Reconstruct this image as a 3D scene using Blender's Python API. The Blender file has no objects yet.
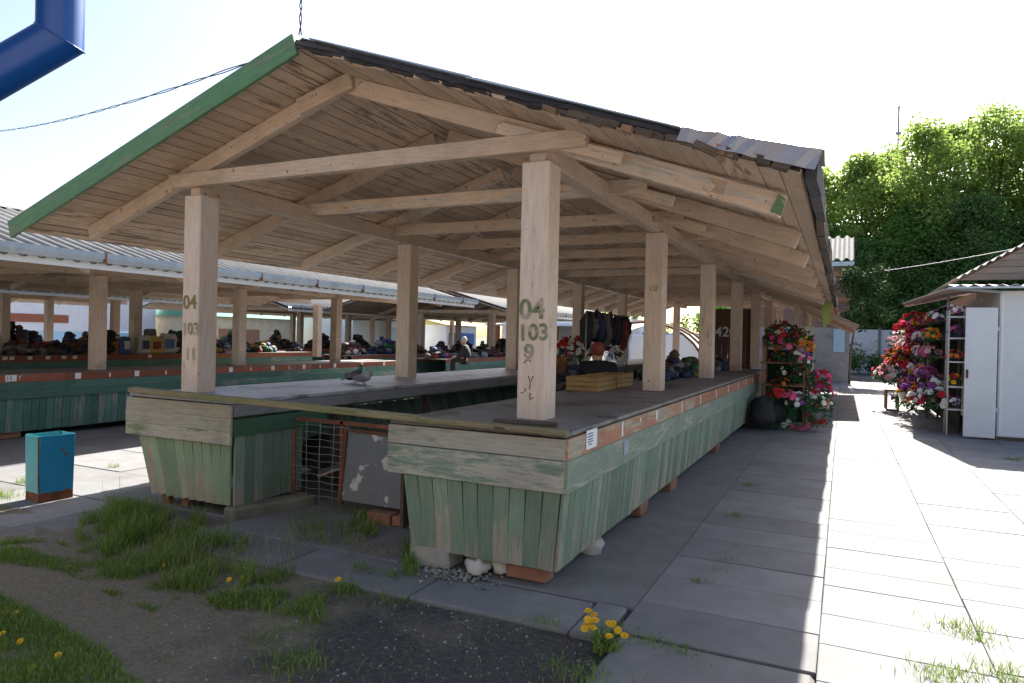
import bpy, bmesh, math, random
from mathutils import Vector, Matrix, noise
random.seed(7)
R = math.radians
scene = bpy.context.scene
col = scene.collection

# ------------------------------------------------------------------ camera
F_PX, YAW, PITCH, ROLL, CZ = 687.7, R(25.712), R(-0.32), R(1.31), 1.47
fwd = Vector((-math.sin(YAW)*math.cos(PITCH), math.cos(YAW)*math.cos(PITCH), math.sin(PITCH)))
rt0 = Vector((math.cos(YAW), math.sin(YAW), 0)); up0 = rt0.cross(fwd)
rt = (math.cos(ROLL)*rt0 + math.sin(ROLL)*up0); up = rt.cross(fwd)
CAMP = Vector((0, 0, CZ))
cam_d = bpy.data.cameras.new('camera'); cam = bpy.data.objects.new('camera', cam_d); col.objects.link(cam)
M = Matrix((rt, up, -fwd)).transposed().to_4x4(); M.translation = CAMP
cam.matrix_world = M
cam_d.sensor_width = 36; cam_d.lens = F_PX/1024*36; cam_d.clip_start = .05; cam_d.clip_end = 3000
scene.camera = cam

# ------------------------------------------------------------------ sky, sun, exposure
SUN_EL = R(40)
w = bpy.data.worlds.new('World'); scene.world = w; w.use_nodes = True
nt = w.node_tree; bg = nt.nodes['Background']
sky = nt.nodes.new('ShaderNodeTexSky'); sky.sky_type = 'NISHITA'; sky.sun_disc = False
sky.sun_elevation = SUN_EL; sky.sun_rotation = R(0); sky.air_density = 1.0; sky.dust_density = 2.5; sky.ozone_density = .6
nt.links.new(sky.outputs[0], bg.inputs[0]); bg.inputs[1].default_value = 0.078
sl = bpy.data.lights.new('sun', 'SUN'); sl.energy = 5; sl.angle = R(.5); sl.color = (1, .94, .85)
so = bpy.data.objects.new('sun', sl); col.objects.link(so); so.rotation_euler = (-(math.pi/2-SUN_EL), 0, 0); so.location = (0, 10, 20)
scene.view_settings.view_transform = 'Standard'; scene.view_settings.look = 'None'
scene.view_settings.exposure = 1.85; scene.view_settings.gamma = 1; scene.view_settings.use_curve_mapping = False
scene.render.engine = 'CYCLES'
scene.cycles.max_bounces = 8; scene.cycles.diffuse_bounces = 5; scene.cycles.transparent_max_bounces = 12

# ------------------------------------------------------------------ measuring helpers (photo pixel -> point on a real plane)
def ray(px, py): return fwd + rt*((px-512)/F_PX) + up*((341.5-py)/F_PX)
def atz(px, py, z=0.0): v = ray(px, py); return CAMP + v*((z-CZ)/v.z)
def atx(px, py, x): v = ray(px, py); return CAMP + v*(x/v.x)
def aty(px, py, y): v = ray(px, py); return CAMP + v*(y/v.y)

# ------------------------------------------------------------------ materials
MATS = {}
def nmat(name):
    m = bpy.data.materials.new(name); m.use_nodes = True
    return m, m.node_tree.nodes, m.node_tree.links, m.node_tree.nodes['Principled BSDF']
def N(ns, t, **k):
    n = ns.new(t)
    for a, b in k.items(): setattr(n, a, b)
    return n
def ramp(ns, ls, src, p0, p1, c0=(0, 0, 0, 1), c1=(1, 1, 1, 1)):
    r = ns.new('ShaderNodeValToRGB'); e = r.color_ramp.elements
    e[0].position = p0; e[1].position = p1; e[0].color = c0; e[1].color = c1
    ls.new(src, r.inputs[0]); return r.outputs[0]
def mix(ns, ls, fac, a, b, mode='MIX'):
    m = ns.new('ShaderNodeMix'); m.data_type = 'RGBA'; m.blend_type = mode
    for s, v in ((0, fac), (6, a), (7, b)):
        if hasattr(v, 'links'): ls.new(v, m.inputs[s])
        elif isinstance(v, (int, float)): m.inputs[s].default_value = v
        else: m.inputs[s].default_value = (*v, 1)
    return m.outputs[2]
def noise_n(ns, ls, vec, scale, detail=4, rough=.6, sc=None):
    if sc:
        mp = ns.new('ShaderNodeMapping'); mp.inputs['Scale'].default_value = sc; ls.new(vec, mp.inputs[0]); vec = mp.outputs[0]
    n = ns.new('ShaderNodeTexNoise'); n.inputs['Scale'].default_value = scale; n.inputs['Detail'].default_value = detail
    n.inputs['Roughness'].default_value = rough; ls.new(vec, n.inputs['Vector']); return n.outputs['Fac']
def surf(name, c, c2=None, worn=None, worn_amt=.5, rough=.75, grain=True, gsc=(2, 22, 1), nscale=3, bump=.25, var=.25,
         dirt=.35, dirtc=(.05, .045, .04), low=None, metallic=0, spots=None):
    """paint / wood / concrete: grain along the board (UV), per-board tint (attribute rnd), worn bare patches, dirt, optional wear rising from the low edge"""
    if name in MATS: return MATS[name]
    m, ns, ls, b = nmat(name); c2 = c2 or tuple(x*.7 for x in c)
    uv = N(ns, 'ShaderNodeTexCoord').outputs; at = N(ns, 'ShaderNodeAttribute', attribute_name='rnd').outputs['Fac']
    vec = uv['UV'] if grain else uv['Object']
    g = noise_n(ns, ls, vec, 4, 6, .65, gsc if grain else None)
    big = noise_n(ns, ls, uv['Object'], nscale, 5, .6)
    colr = mix(ns, ls, ramp(ns, ls, g, .35, .68), c2, c)
    if worn:
        wn = noise_n(ns, ls, vec, 1.6, 8, .72, (1.0, 7, 1) if grain else None)
        if low:   # (z_full, z_none): more bare wood nearer the splashed bottom edge
            sx = N(ns, 'ShaderNodeSeparateXYZ'); ls.new(uv['Object'], sx.inputs[0])
            mr = N(ns, 'ShaderNodeMapRange'); ls.new(sx.outputs[2], mr.inputs[0])
            mr.inputs[1].default_value = low[0]; mr.inputs[2].default_value = low[1]; mr.inputs[3].default_value = low[2]; mr.inputs[4].default_value = 0
            ad = N(ns, 'ShaderNodeMath', operation='ADD'); ls.new(wn, ad.inputs[0]); ls.new(mr.outputs[0], ad.inputs[1]); wn = ad.outputs[0]
        bn = N(ns, 'ShaderNodeMath', operation='MULTIPLY_ADD'); ls.new(at, bn.inputs[0]); bn.inputs[1].default_value = .16; ls.new(wn, bn.inputs[2])
        t = .74 - worn_amt*.3
        wf = ramp(ns, ls, bn.outputs[0], t, t+.07)
        wc = mix(ns, ls, ramp(ns, ls, g, .3, .7), tuple(x*.55 for x in worn), worn)
        colr = mix(ns, ls, wf, colr, wc)
    if dirt:
        colr = mix(ns, ls, ramp(ns, ls, big, .5, .75, (0, 0, 0, 1), (dirt, dirt, dirt, 1)), colr, dirtc)
    if spots:
        sn = noise_n(ns, ls, uv['Object'], spots[0], 3, .5)
        colr = mix(ns, ls, ramp(ns, ls, sn, spots[1], spots[1]+.04), colr, spots[2])
    hs = N(ns, 'ShaderNodeHueSaturation'); mr = N(ns, 'ShaderNodeMapRange'); ls.new(at, mr.inputs[0])
    mr.inputs[3].default_value = 1-var; mr.inputs[4].default_value = 1+var*.6; ls.new(mr.outputs[0], hs.inputs['Value']); ls.new(colr, hs.inputs['Color'])
    ls.new(hs.outputs[0], b.inputs['Base Color']); b.inputs['Roughness'].default_value = rough; b.inputs['Metallic'].default_value = metallic
    if bump:
        bp = N(ns, 'ShaderNodeBump'); bp.inputs['Strength'].default_value = bump; bp.inputs['Distance'].default_value = .01
        ls.new(g, bp.inputs['Height']); ls.new(bp.outputs[0], b.inputs['Normal'])
    MATS[name] = m; return m
def plain(name, c, rough=.6, metallic=0, var=.15, emit=None):
    if name in MATS: return MATS[name]
    m, ns, ls, b = nmat(name)
    uv = N(ns, 'ShaderNodeTexCoord').outputs['Object']; at = N(ns, 'ShaderNodeAttribute', attribute_name='rnd').outputs['Fac']
    n = noise_n(ns, ls, uv, 9, 4)
    cc = mix(ns, ls, n, tuple(x*(1-var) for x in c), tuple(min(1, x*(1+var)) for x in c))
    hs = N(ns, 'ShaderNodeHueSaturation'); mr = N(ns, 'ShaderNodeMapRange'); ls.new(at, mr.inputs[0])
    mr.inputs[3].default_value = 1-var; mr.inputs[4].default_value = 1+var*.5; ls.new(mr.outputs[0], hs.inputs['Value']); ls.new(cc, hs.inputs['Color'])
    ls.new(hs.outputs[0], b.inputs['Base Color']); b.inputs['Roughness'].default_value = rough; b.inputs['Metallic'].default_value = metallic
    MATS[name] = m; return m
def leafmat(name, c, c2, trans=.45):
    if name in MATS: return MATS[name]
    m, ns, ls, b = nmat(name); at = N(ns, 'ShaderNodeAttribute', attribute_name='rnd').outputs['Fac']
    cc = mix(ns, ls, at, c, c2); ls.new(cc, b.inputs['Base Color']); b.inputs['Roughness'].default_value = .85; b.inputs['Specular IOR Level'].default_value = .15
    tr = N(ns, 'ShaderNodeBsdfTranslucent'); ls.new(cc, tr.inputs[0]); ms = N(ns, 'ShaderNodeMixShader'); ms.inputs[0].default_value = trans
    ls.new(b.outputs[0], ms.inputs[1]); ls.new(tr.outputs[0], ms.inputs[2]); ls.new(ms.outputs[0], ns['Material Output'].inputs[0])
    MATS[name] = m; return m

beige = surf('beige_paint', (.74, .56, .42), (.56, .41, .295), worn=(.66, .60, .53), worn_amt=.42, var=.22, dirt=.40, dirtc=(.27, .19, .12), gsc=(1.5, 14, 1), rough=.6, spots=(20, .665, (.24, .16, .11)))
beige_p = surf('beige_post_paint', (.76, .61, .50), (.62, .485, .385), worn=(.42, .35, .27), worn_amt=.22, var=.12, dirt=.3, dirtc=(.4, .3, .2), gsc=(1.2, 8, 1), rough=.55, spots=(26, .69, (.26, .19, .14)))
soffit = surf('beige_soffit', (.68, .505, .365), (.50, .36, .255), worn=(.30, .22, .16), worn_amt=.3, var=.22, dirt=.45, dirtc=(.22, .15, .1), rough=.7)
greenp = surf('green_paint', (.225, .305, .215), (.155, .225, .16), worn=(.40, .36, .29), worn_amt=.30, var=.25, dirt=.2, low=(.1, .42, .12), rough=.7, gsc=(1.2, 16, 1))
greenband = surf('green_band_paint', (.225, .285, .215), (.165, .215, .165), worn=(.45, .42, .36), worn_amt=.25, var=.12, dirt=.25, rough=.7, gsc=(1.2, 10, 1))
greygreen = surf('washed_out_boards', (.48, .44, .36), (.34, .32, .25), worn=(.24, .30, .17), worn_amt=.3, var=.15, dirt=.35, rough=.85, gsc=(1.2, 16, 1), spots=(55, .7, (.1, .07, .05)))
greenboard = surf('green_verge_paint', (.10, .235, .10), (.07, .17, .075), worn=(.2, .24, .14), worn_amt=.25, var=.1, dirt=.3, gsc=(1.5, 6, 1), rough=.6)
green_dark = surf('dark_teal_paint', (.10, .23, .18), (.06, .16, .13), worn=(.28, .27, .24), worn_amt=.3, var=.3, dirt=.35, gsc=(1.2, 12, 1), rough=.75)
orange = surf('orange_paint', (.42, .19, .11), (.33, .14, .08), worn=(.42, .36, .26), worn_amt=.38, var=.15, dirt=.3, gsc=(1.2, 10, 1), rough=.7)
brownred = surf('red_brown_paint', (.32, .10, .05), (.24, .07, .04), worn=(.3, .25, .2), worn_amt=.2, var=.25, dirt=.3, gsc=(1.2, 10, 1))
oldwood = surf('old_mossy_wood', (.36, .29, .17), (.20, .17, .10), worn=(.25, .26, .1), worn_amt=.6, var=.15, dirt=.4, bump=.6, rough=.9)
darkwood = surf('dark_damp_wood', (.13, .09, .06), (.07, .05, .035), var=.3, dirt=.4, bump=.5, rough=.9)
brownwood = surf('brown_wood', (.32, .17, .09), (.22, .11, .06), var=.3, dirt=.3)
topmat = surf('counter_sheet', (.25, .235, .22), (.18, .17, .16), worn=(.13, .12, .11), worn_amt=.45, grain=False, var=.1, dirt=.5, dirtc=(.1, .09, .08), bump=.15, rough=.6)
conc = surf('concrete', (.20, .197, .193), (.145, .143, .14), grain=False, var=.18, dirt=.4, dirtc=(.15, .14, .12), bump=.35, rough=.9, nscale=1.3)
slabm = surf('paving_slabs', (.205, .205, .212), (.165, .165, .172), grain=False, var=.2, dirt=.6, dirtc=(.12, .115, .11), bump=.4, rough=.85, nscale=1.1, spots=(60, .74, (.10, .095, .09)))
brickm = surf('red_brick', (.38, .19, .12), (.28, .13, .09), grain=False, var=.3, dirt=.5, bump=.6, rough=.95)
stone = surf('pale_stone', (.5, .48, .44), (.36, .34, .31), grain=False, var=.25, dirt=.4, bump=.8, rough=.95)
asb = surf('grey_corrugated_sheet', (.22, .218, .215), (.15, .15, .148), grain=False, var=.1, dirt=.5, dirtc=(.1, .095, .09), bump=.3, rough=.85)
felt = surf('torn_roofing_felt', (.05, .045, .05), (.03, .03, .033), grain=False, var=.35, dirt=.6, dirtc=(.16, .12, .1), bump=.9, rough=.85)
tinm = surf('blue_grey_tin_flashing', (.30, .36, .45), (.40, .30, .24), grain=False, var=.2, nscale=2, dirt=.6, dirtc=(.42, .30, .23), bump=.2, rough=.45, metallic=.4)
gutterm = surf('galvanised_gutter', (.42, .48, .52), (.34, .40, .45), grain=False, var=.1, dirt=.25, bump=.05, rough=.4, metallic=.5)
whitem = plain('white_paint', (.80, .81, .82), .45, var=.04)
whitefac = plain('white_fascia', (.85, .85, .84), .5, var=.03)
paper = plain('white_paper', (.78, .77, .74), .8, var=.08)
ink = plain('blue_print', (.08, .1, .35), .7); black = plain('black_ink', (.02, .02, .02), .6)
rust = surf('rust', (.28, .10, .04), (.12, .05, .03), grain=False, var=.2, dirt=.4, bump=.5, rough=.95)
wirem = plain('galvanised_wire', (.4, .4, .38), .5, .6)
cable = plain('black_cable', (.03, .03, .035), .6)
blackp = plain('black_plastic', (.015, .015, .018), .35, var=.3)
graf = surf('faded_green_spray_paint', (.10, .14, .05), (.22, .24, .13), worn=(.62, .49, .39), worn_amt=.72, grain=False, var=.1, dirt=0, bump=0, rough=.8)
grafb = surf('faded_olive_spray_paint', (.20, .15, .04), (.3, .24, .1), worn=(.62, .49, .39), worn_amt=.7, grain=False, var=.1, dirt=0, bump=0, rough=.8)
scrawl = plain('dark_red_pen', (.14, .03, .03), .7)

# ------------------------------------------------------------------ mesh builder
class MB:
    def __init__(s): s.v = []; s.f = []; s.uv = []; s.r = []; s.mi = []; s.sm = []
    def quadmesh(s, vs, fs, uvs=None, rnd=None, mi=0, smooth=False):
        o = len(s.v); s.v += [tuple(v) for v in vs]
        for i, f in enumerate(fs):
            s.f.append(tuple(o+k for k in f)); s.r.append(random.random() if rnd is None else rnd); s.mi.append(mi); s.sm.append(smooth)
            s.uv.append(uvs[i] if uvs else [(0, 0)]*len(f))
    def beam(s, a, b, w, h, upv=(0, 0, 1), rnd=None, mi=0, jit=0.0, taper=1.0):
        """box from a to b; w across, h along upv (centred)"""
        a, b = Vector(a), Vector(b); d = b-a; L = d.length; d.normalize(); u = Vector(upv); side = d.cross(u)
        if side.length < 1e-5: side = d.cross(Vector((1, 0, 0)))
        side.normalize(); u = side.cross(d).normalized()
        vs = []
        for k, e in ((0, a), (1, b)):
            t = 1 if k == 0 else taper
            for sx, sy in ((-1, -1), (1, -1), (1, 1), (-1, 1)):
                vs.append(e + side*(sx*w/2*t) + u*(sy*h/2*t) + Vector([random.uniform(-jit, jit) for _ in range(3)]))
        fs = [(0, 1, 2, 3), (7, 6, 5, 4), (0, 4, 5, 1), (1, 5, 6, 2), (2, 6, 7, 3), (3, 7, 4, 0)]
        ou, ov = random.random()*50, random.random()*50; uvs = []
        for i, f in enumerate(fs):
            if i < 2: uvs.append([(ou, ov), (ou+w*.3, ov), (ou+w*.3, ov+h), (ou, ov+h)])
            else:
                q = w if i in (2, 4) else h; o2 = ov+i*3.3
                uvs.append([(ou, o2), (ou+L, o2), (ou+L, o2+q), (ou, o2+q)])
        s.quadmesh(vs, fs, uvs, random.random() if rnd is None else rnd, mi)
    def box(s, x0, x1, y0, y1, z0, z1, rnd=None, mi=0, jit=0.0):
        dx, dy, dz = x1-x0, y1-y0, z1-z0
        if dx >= dy and dx >= dz: s.beam((x0, (y0+y1)/2, (z0+z1)/2), (x1, (y0+y1)/2, (z0+z1)/2), dy, dz, (0, 0, 1), rnd, mi, jit)
        elif dy >= dz: s.beam(((x0+x1)/2, y0, (z0+z1)/2), ((x0+x1)/2, y1, (z0+z1)/2), dx, dz, (0, 0, 1), rnd, mi, jit)
        else: s.beam(((x0+x1)/2, (y0+y1)/2, z0), ((x0+x1)/2, (y0+y1)/2, z1), dx, dy, (0, 1, 0), rnd, mi, jit)
    def tube(s, pts, r, n=8, cap=True, mi=0, rnd=None, closed=False):
        pts = [Vector(p) for p in pts]; rr = r if isinstance(r, (list, tuple)) else [r]*len(pts); vs = []; L = len(pts); ref = None
        for i, p in enumerate(pts):
            t = (pts[min(i+1, L-1)]-pts[max(i-1, 0)]).normalized()
            if ref is None: ref = t.orthogonal().normalized()
            ref = (ref - t*ref.dot(t)).normalized(); q = t.cross(ref)
            for k in range(n):
                a = 2*math.pi*k/n; vs.append(p + ref*(math.cos(a)*rr[i]) + q*(math.sin(a)*rr[i]))
        fs = [(i*n+k, i*n+(k+1) % n, (i+1)*n+(k+1) % n, (i+1)*n+k) for i in range(L-1) for k in range(n)]
        if cap: fs += [tuple(range(n))[::-1], tuple((L-1)*n+k for k in range(n))]
        s.quadmesh(vs, fs, None, random.random() if rnd is None else rnd, mi, True)
    def blob(s, c, rx, ry, rz, seed=0, amp=.25, n=10, m=7, mi=0, rnd=None, fr=1.6, flat=False):
        c = Vector(c); vs = []; fs = []
        for j in range(m+1):
            th = math.pi*j/m
            for i in range(n):
                ph = 2*math.pi*i/n; d = Vector((math.sin(th)*math.cos(ph), math.sin(th)*math.sin(ph), math.cos(th)))
                k = 1+amp*noise.noise(d*fr+Vector((seed*7.1, seed*3.3, seed)))*2
                p = Vector((d.x*rx*k, d.y*ry*k, d.z*rz*k))
                if flat and p.z < -rz*.55: p.z = -rz*.55
                vs.append(c+p)
        for j in range(m):
            for i in range(n): fs.append((j*n+i, (j+1)*n+i, (j+1)*n+(i+1) % n, j*n+(i+1) % n))
        s.quadmesh(vs, fs, None, random.random() if rnd is None else rnd, mi, True)
    def build(s, name, mat, parent=None, bevel=0, smooth=None, off=None, solid=0):
        me = bpy.data.meshes.new(name)
        o = Vector((0, 0, 0))
        if off is not None: o = Vector(off)
        elif parent is not None: o = Vector(OFF.get(parent.name, (0, 0, 0)))
        me.from_pydata([(v[0]-o.x, v[1]-o.y, v[2]-o.z) for v in s.v], [], s.f)
        for mt in (mat if isinstance(mat, (list, tuple)) else [mat]): me.materials.append(mt)
        ul = me.uv_layers.new(name='UVMap'); k = 0; flat = []
        for i, f in enumerate(s.f):
            u = s.uv[i]
            for j in range(len(f)): flat += u[j] if j < len(u) else (0, 0)
        ul.data.foreach_set('uv', flat)
        at = me.attributes.new('rnd', 'FLOAT', 'FACE'); at.data.foreach_set('value', s.r)
        me.polygons.foreach_set('material_index', s.mi)
        me.polygons.foreach_set('use_smooth', [bool(x) if smooth is None else smooth for x in s.sm])
        me.update()
        ob = bpy.data.objects.new(name, me); col.objects.link(ob)
        if parent is not None: ob.parent = parent
        elif off is not None: ob.location = o
        OFF[ob.name] = tuple(o)
        if solid:
            sm_ = ob.modifiers.new('solid', 'SOLIDIFY'); sm_.thickness = solid
        if bevel:
            bm_ = ob.modifiers.new('bevel', 'BEVEL'); bm_.width = bevel; bm_.segments = 1; bm_.limit_method = 'ANGLE'; bm_.angle_limit = R(40)
        return ob
OFF = {}
def tag(o, label=None, cat=None, group=None, kind=None):
    if label: o['label'] = label
    if cat: o['category'] = cat
    if group: o['group'] = group
    if kind: o['kind'] = kind
    return o
def thing(name, loc, label, cat, group=None):
    o = bpy.data.objects.new(name, None); col.objects.link(o); o.location = loc; o.empty_display_size = .2
    OFF[o.name] = tuple(loc); return tag(o, label, cat, group)
def copy_tree(o, loc=None, rz=None, label=None, parent=None, sc=None):
    c = o.copy(); col.objects.link(c); c.parent = parent
    if loc is not None: c.location = loc
    if rz is not None: c.rotation_euler[2] = rz
    if sc is not None: c.scale = (sc, sc, sc)
    if label: c['label'] = label
    OFF[c.name] = tuple(c.location)
    for ch in list(o.children): copy_tree(ch, parent=c)
    return c
def text_mb(body, size, origin, xdir, ydir, thick=.002, align='LEFT', res=3, bold=0.0):
    """lettering as real thin mesh: returns MB with the glyph faces lying in the plane xdir/ydir at origin"""
    cu = bpy.data.curves.new('t', 'FONT'); cu.body = body; cu.size = size; cu.align_x = align; cu.resolution_u = res; cu.extrude = thick/2; cu.offset = bold
    to = bpy.data.objects.new('t', cu); me = bpy.data.meshes.new_from_object(to)
    xd, yd = Vector(xdir).normalized(), Vector(ydir).normalized(); zd = xd.cross(yd); og = Vector(origin)
    mb = MB(); mb.quadmesh([og + xd*v.co.x + yd*v.co.y + zd*v.co.z for v in me.vertices], [tuple(p.vertices) for p in me.polygons], None, .5)
    bpy.data.objects.remove(to); bpy.data.meshes.remove(me); bpy.data.curves.remove(cu); return mb

# ================================================================== GROUND
def hgt(x, y):
    """natural ground in front of and left of the paved platform"""
    t = min(1, max(0, (-x-5.0)/1.2)); t = t*t*(3-2*t)
    return -.035 - .245*t + .012*noise.noise(Vector((x*1.3, y*1.3, 0))) + .006*noise.noise(Vector((x*6, y*6, 3)))
mb = MB(); mb.quadmesh([(-1500, -1500, -.34), (1500, -1500, -.34), (1500, 1500, -.34), (-1500, 1500, -.34)], [(0, 1, 2, 3)])
m, ns, ls, b = nmat('far_ground'); tc = N(ns, 'ShaderNodeTexCoord').outputs['Object']
ls.new(mix(ns, ls, ramp(ns, ls, noise_n(ns, ls, tc, .05, 5), .4, .6), (.12, .115, .105), (.06, .08, .035)), b.inputs['Base Color']); b.inputs['Roughness'].default_value = .95
tag(mb.build('ground', m), kind='structure')

# dirt, broken asphalt and moss in the foreground
m, ns, ls, b = nmat('dirt_and_old_asphalt'); tc = N(ns, 'ShaderNodeTexCoord').outputs['Object']
n1 = noise_n(ns, ls, tc, 1.1, 6, .6); n2 = noise_n(ns, ls, tc, 45, 5, .8); n3 = noise_n(ns, ls, tc, 120, 3, .7)
sx = N(ns, 'ShaderNodeSeparateXYZ'); ls.new(tc, sx.inputs[0])
asph = mix(ns, ls, ramp(ns, ls, n2, .35, .68), (.035, .033, .031), (.13, .12, .115))
asph = mix(ns, ls, ramp(ns, ls, n3, .66, .72), asph, (.32, .30, .28))
soil = mix(ns, ls, ramp(ns, ls, n2, .3, .7), (.15, .125, .085), (.33, .285, .21))
ad = N(ns, 'ShaderNodeMath', operation='MULTIPLY_ADD'); ls.new(sx.outputs[0], ad.inputs[0]); ad.inputs[1].default_value = -.22; ad.inputs[2].default_value = -.32
ad2 = N(ns, 'ShaderNodeMath', operation='ADD'); ls.new(ad.outputs[0], ad2.inputs[0]); ls.new(n1, ad2.inputs[1])
cc = mix(ns, ls, ramp(ns, ls, ad2.outputs[0], .60, .78), asph, soil)
n4 = noise_n(ns, ls, tc, 2.3, 7, .7)
ad3 = N(ns, 'ShaderNodeMath', operation='MULTIPLY_ADD'); ls.new(sx.outputs[0], ad3.inputs[0]); ad3.inputs[1].default_value = -.09; ls.new(n4, ad3.inputs[2])
ad4 = N(ns, 'ShaderNodeMath', operation='MULTIPLY_ADD'); ls.new(sx.outputs[1], ad4.inputs[0]); ad4.inputs[1].default_value = .10; ls.new(ad3.outputs[0], ad4.inputs[2])
moss = ramp(ns, ls, ad4.outputs[0], 1.10, 1.22, (0, 0, 0, 1), (.8, .8, .8, 1))
cc = mix(ns, ls, moss, cc, mix(ns, ls, n2, (.07, .09, .02), (.16, .17, .05)))
ls.new(cc, b.inputs['Base Color']); b.inputs['Roughness'].default_value = .95
bp = N(ns, 'ShaderNodeBump'); bp.inputs['Strength'].default_value = 1.0; bp.inputs['Distance'].default_value = .03; ls.new(n2, bp.inputs['Height']); ls.new(bp.outputs[0], b.inputs['Normal'])
dirtm = m
NX, NY = 170, 110; X0, X1, Y0, Y1 = -9.5, -.9, -2.0, 3.9
mb = MB(); vs = []
for j in range(NY+1):
    for i in range(NX+1):
        x = X0+(X1-X0)*i/NX; y = Y0+(Y1-Y0)*j/NY
        vs.append((x, y, hgt(x, y)))
mb.quadmesh(vs, [(j*(NX+1)+i, j*(NX+1)+i+1, (j+1)*(NX+1)+i+1, (j+1)*(NX+1)+i) for j in range(NY) for i in range(NX)], None, .5, 0, True)
tag(mb.build('dirt_path', dirtm), kind='structure')

# platform under the near canopy, and its step down to the left aisle
mb = MB(); mb.box(-5.85, -4.25, 3.95, 30, -.34, -.004, .5); mb.box(-4.25, -1.0, 3.72, 30, -.34, -.006, .45)
tag(mb.build('platform', conc, bevel=.01), kind='structure')
# kerb stones along the front of the platform
mb = MB(); x = -4.2
while x < -1.06:
    L = random.uniform(.85, 1.05); e = min(x+L, -1.03)
    mb.box(x+.004, e-.004, 3.27+random.uniform(-.015, .01), 3.70, -.2, .002+random.uniform(-.012, .004), jit=.004); x += L
x = -5.8
while x < -4.3:
    mb.box(x, x+.72, 3.30+random.uniform(-.03, .03), 3.9, -.3, -.035+random.uniform(-.02, .0)-.10*max(0, -x-5.0), jit=.012); x += .74
tag(mb.build('kerb', conc, bevel=.012), kind='structure')
# left aisle, concrete slabs lying lower
mb = MB(); y = .5
while y < 40:
    x = -12.3
    while x < -5.86:
        mb.box(x+.004, min(x+1.45, -5.86)-.004, y+.004, y+.99, -.36, -.28+random.uniform(-.004, .004)); x += 1.46
    y += 1.0
tag(mb.build('left_aisle_paving', slabm, bevel=.006), kind='structure')
# right aisle paving: long rows of slabs
mb = MB(); xs = [-1.0, -.075, .66, 1.41, 2.2, 3.0, 3.8, 4.6, 5.4, 6.2]
for i in range(len(xs)-1):
    y = 3.37 if i == 0 else -1.5+random.uniform(0, .4)
    while y < 31:
        L = random.choice((.38, .42, .45, .5, .5)); g = random.choice((.0014, .002, .003))
        dz = random.uniform(-.002, .0015)
        mb.box(xs[i]+g, xs[i+1]-g, y+g, y+L-g, -.07, dz, jit=.0012); y += L
# one cracked, sunken row at the near end
y = 2.0
tag(mb.build('pavement', slabm, bevel=.004), kind='structure')
mb = MB(); mb.box(-.98, -.08, -2, 3.366, -.3, -.005, .5); tag(mb.build('rough_concrete', conc, bevel=.02), kind='structure')
mb = MB(); mb.box(-1.2, 8, -2, 31, -.33, -.0705, .5); tag(mb.build('paving_bed', dirtm), kind='structure')
mb = MB(); mb.box(-40, 40, 30.05, 60, -.33, -.06, .5)
tag(mb.build('road', surf('asphalt_road', (.075, .075, .075), (.05, .05, .05), grain=False, var=.1, dirt=.3, bump=.3, rough=.9)), kind='structure')
mb = MB(); mb.box(-60, -12.31, -5, 60, -.335, -.285, .5); tag(mb.build('market_yard', conc), kind='structure')

# ================================================================== MARKET CANOPIES
def corr_sheet(xr, zr, xe, ze, y0, y1, pitch=.23, amp=.030, n=8):
    """corrugated sheet from ridge line (xr,zr) to eave (xe,ze); waves run down the slope"""
    mb = MB(); d = Vector((xe-xr, 0, ze-zr)).normalized(); nrm = Vector((-d.z, 0, d.x));  nrm = nrm if nrm.z > 0 else -nrm
    cnt = int((y1-y0)/pitch*n); vs = []
    for i in range(cnt+1):
        y = y0+(y1-y0)*i/cnt; h = amp*math.cos(2*math.pi*i/n)
        for x, z in ((xr, zr), ((xr+xe)/2, (zr+ze)/2), (xe, ze)):
            vs.append((x+nrm.x*h, y, z+nrm.z*h))
    fs = [(i*3+k, i*3+k+1, i*3+k+4, i*3+k+3) for i in range(cnt) for k in (0, 1)]
    mb.quadmesh(vs, fs, None, .5, 0, True); return mb

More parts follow.
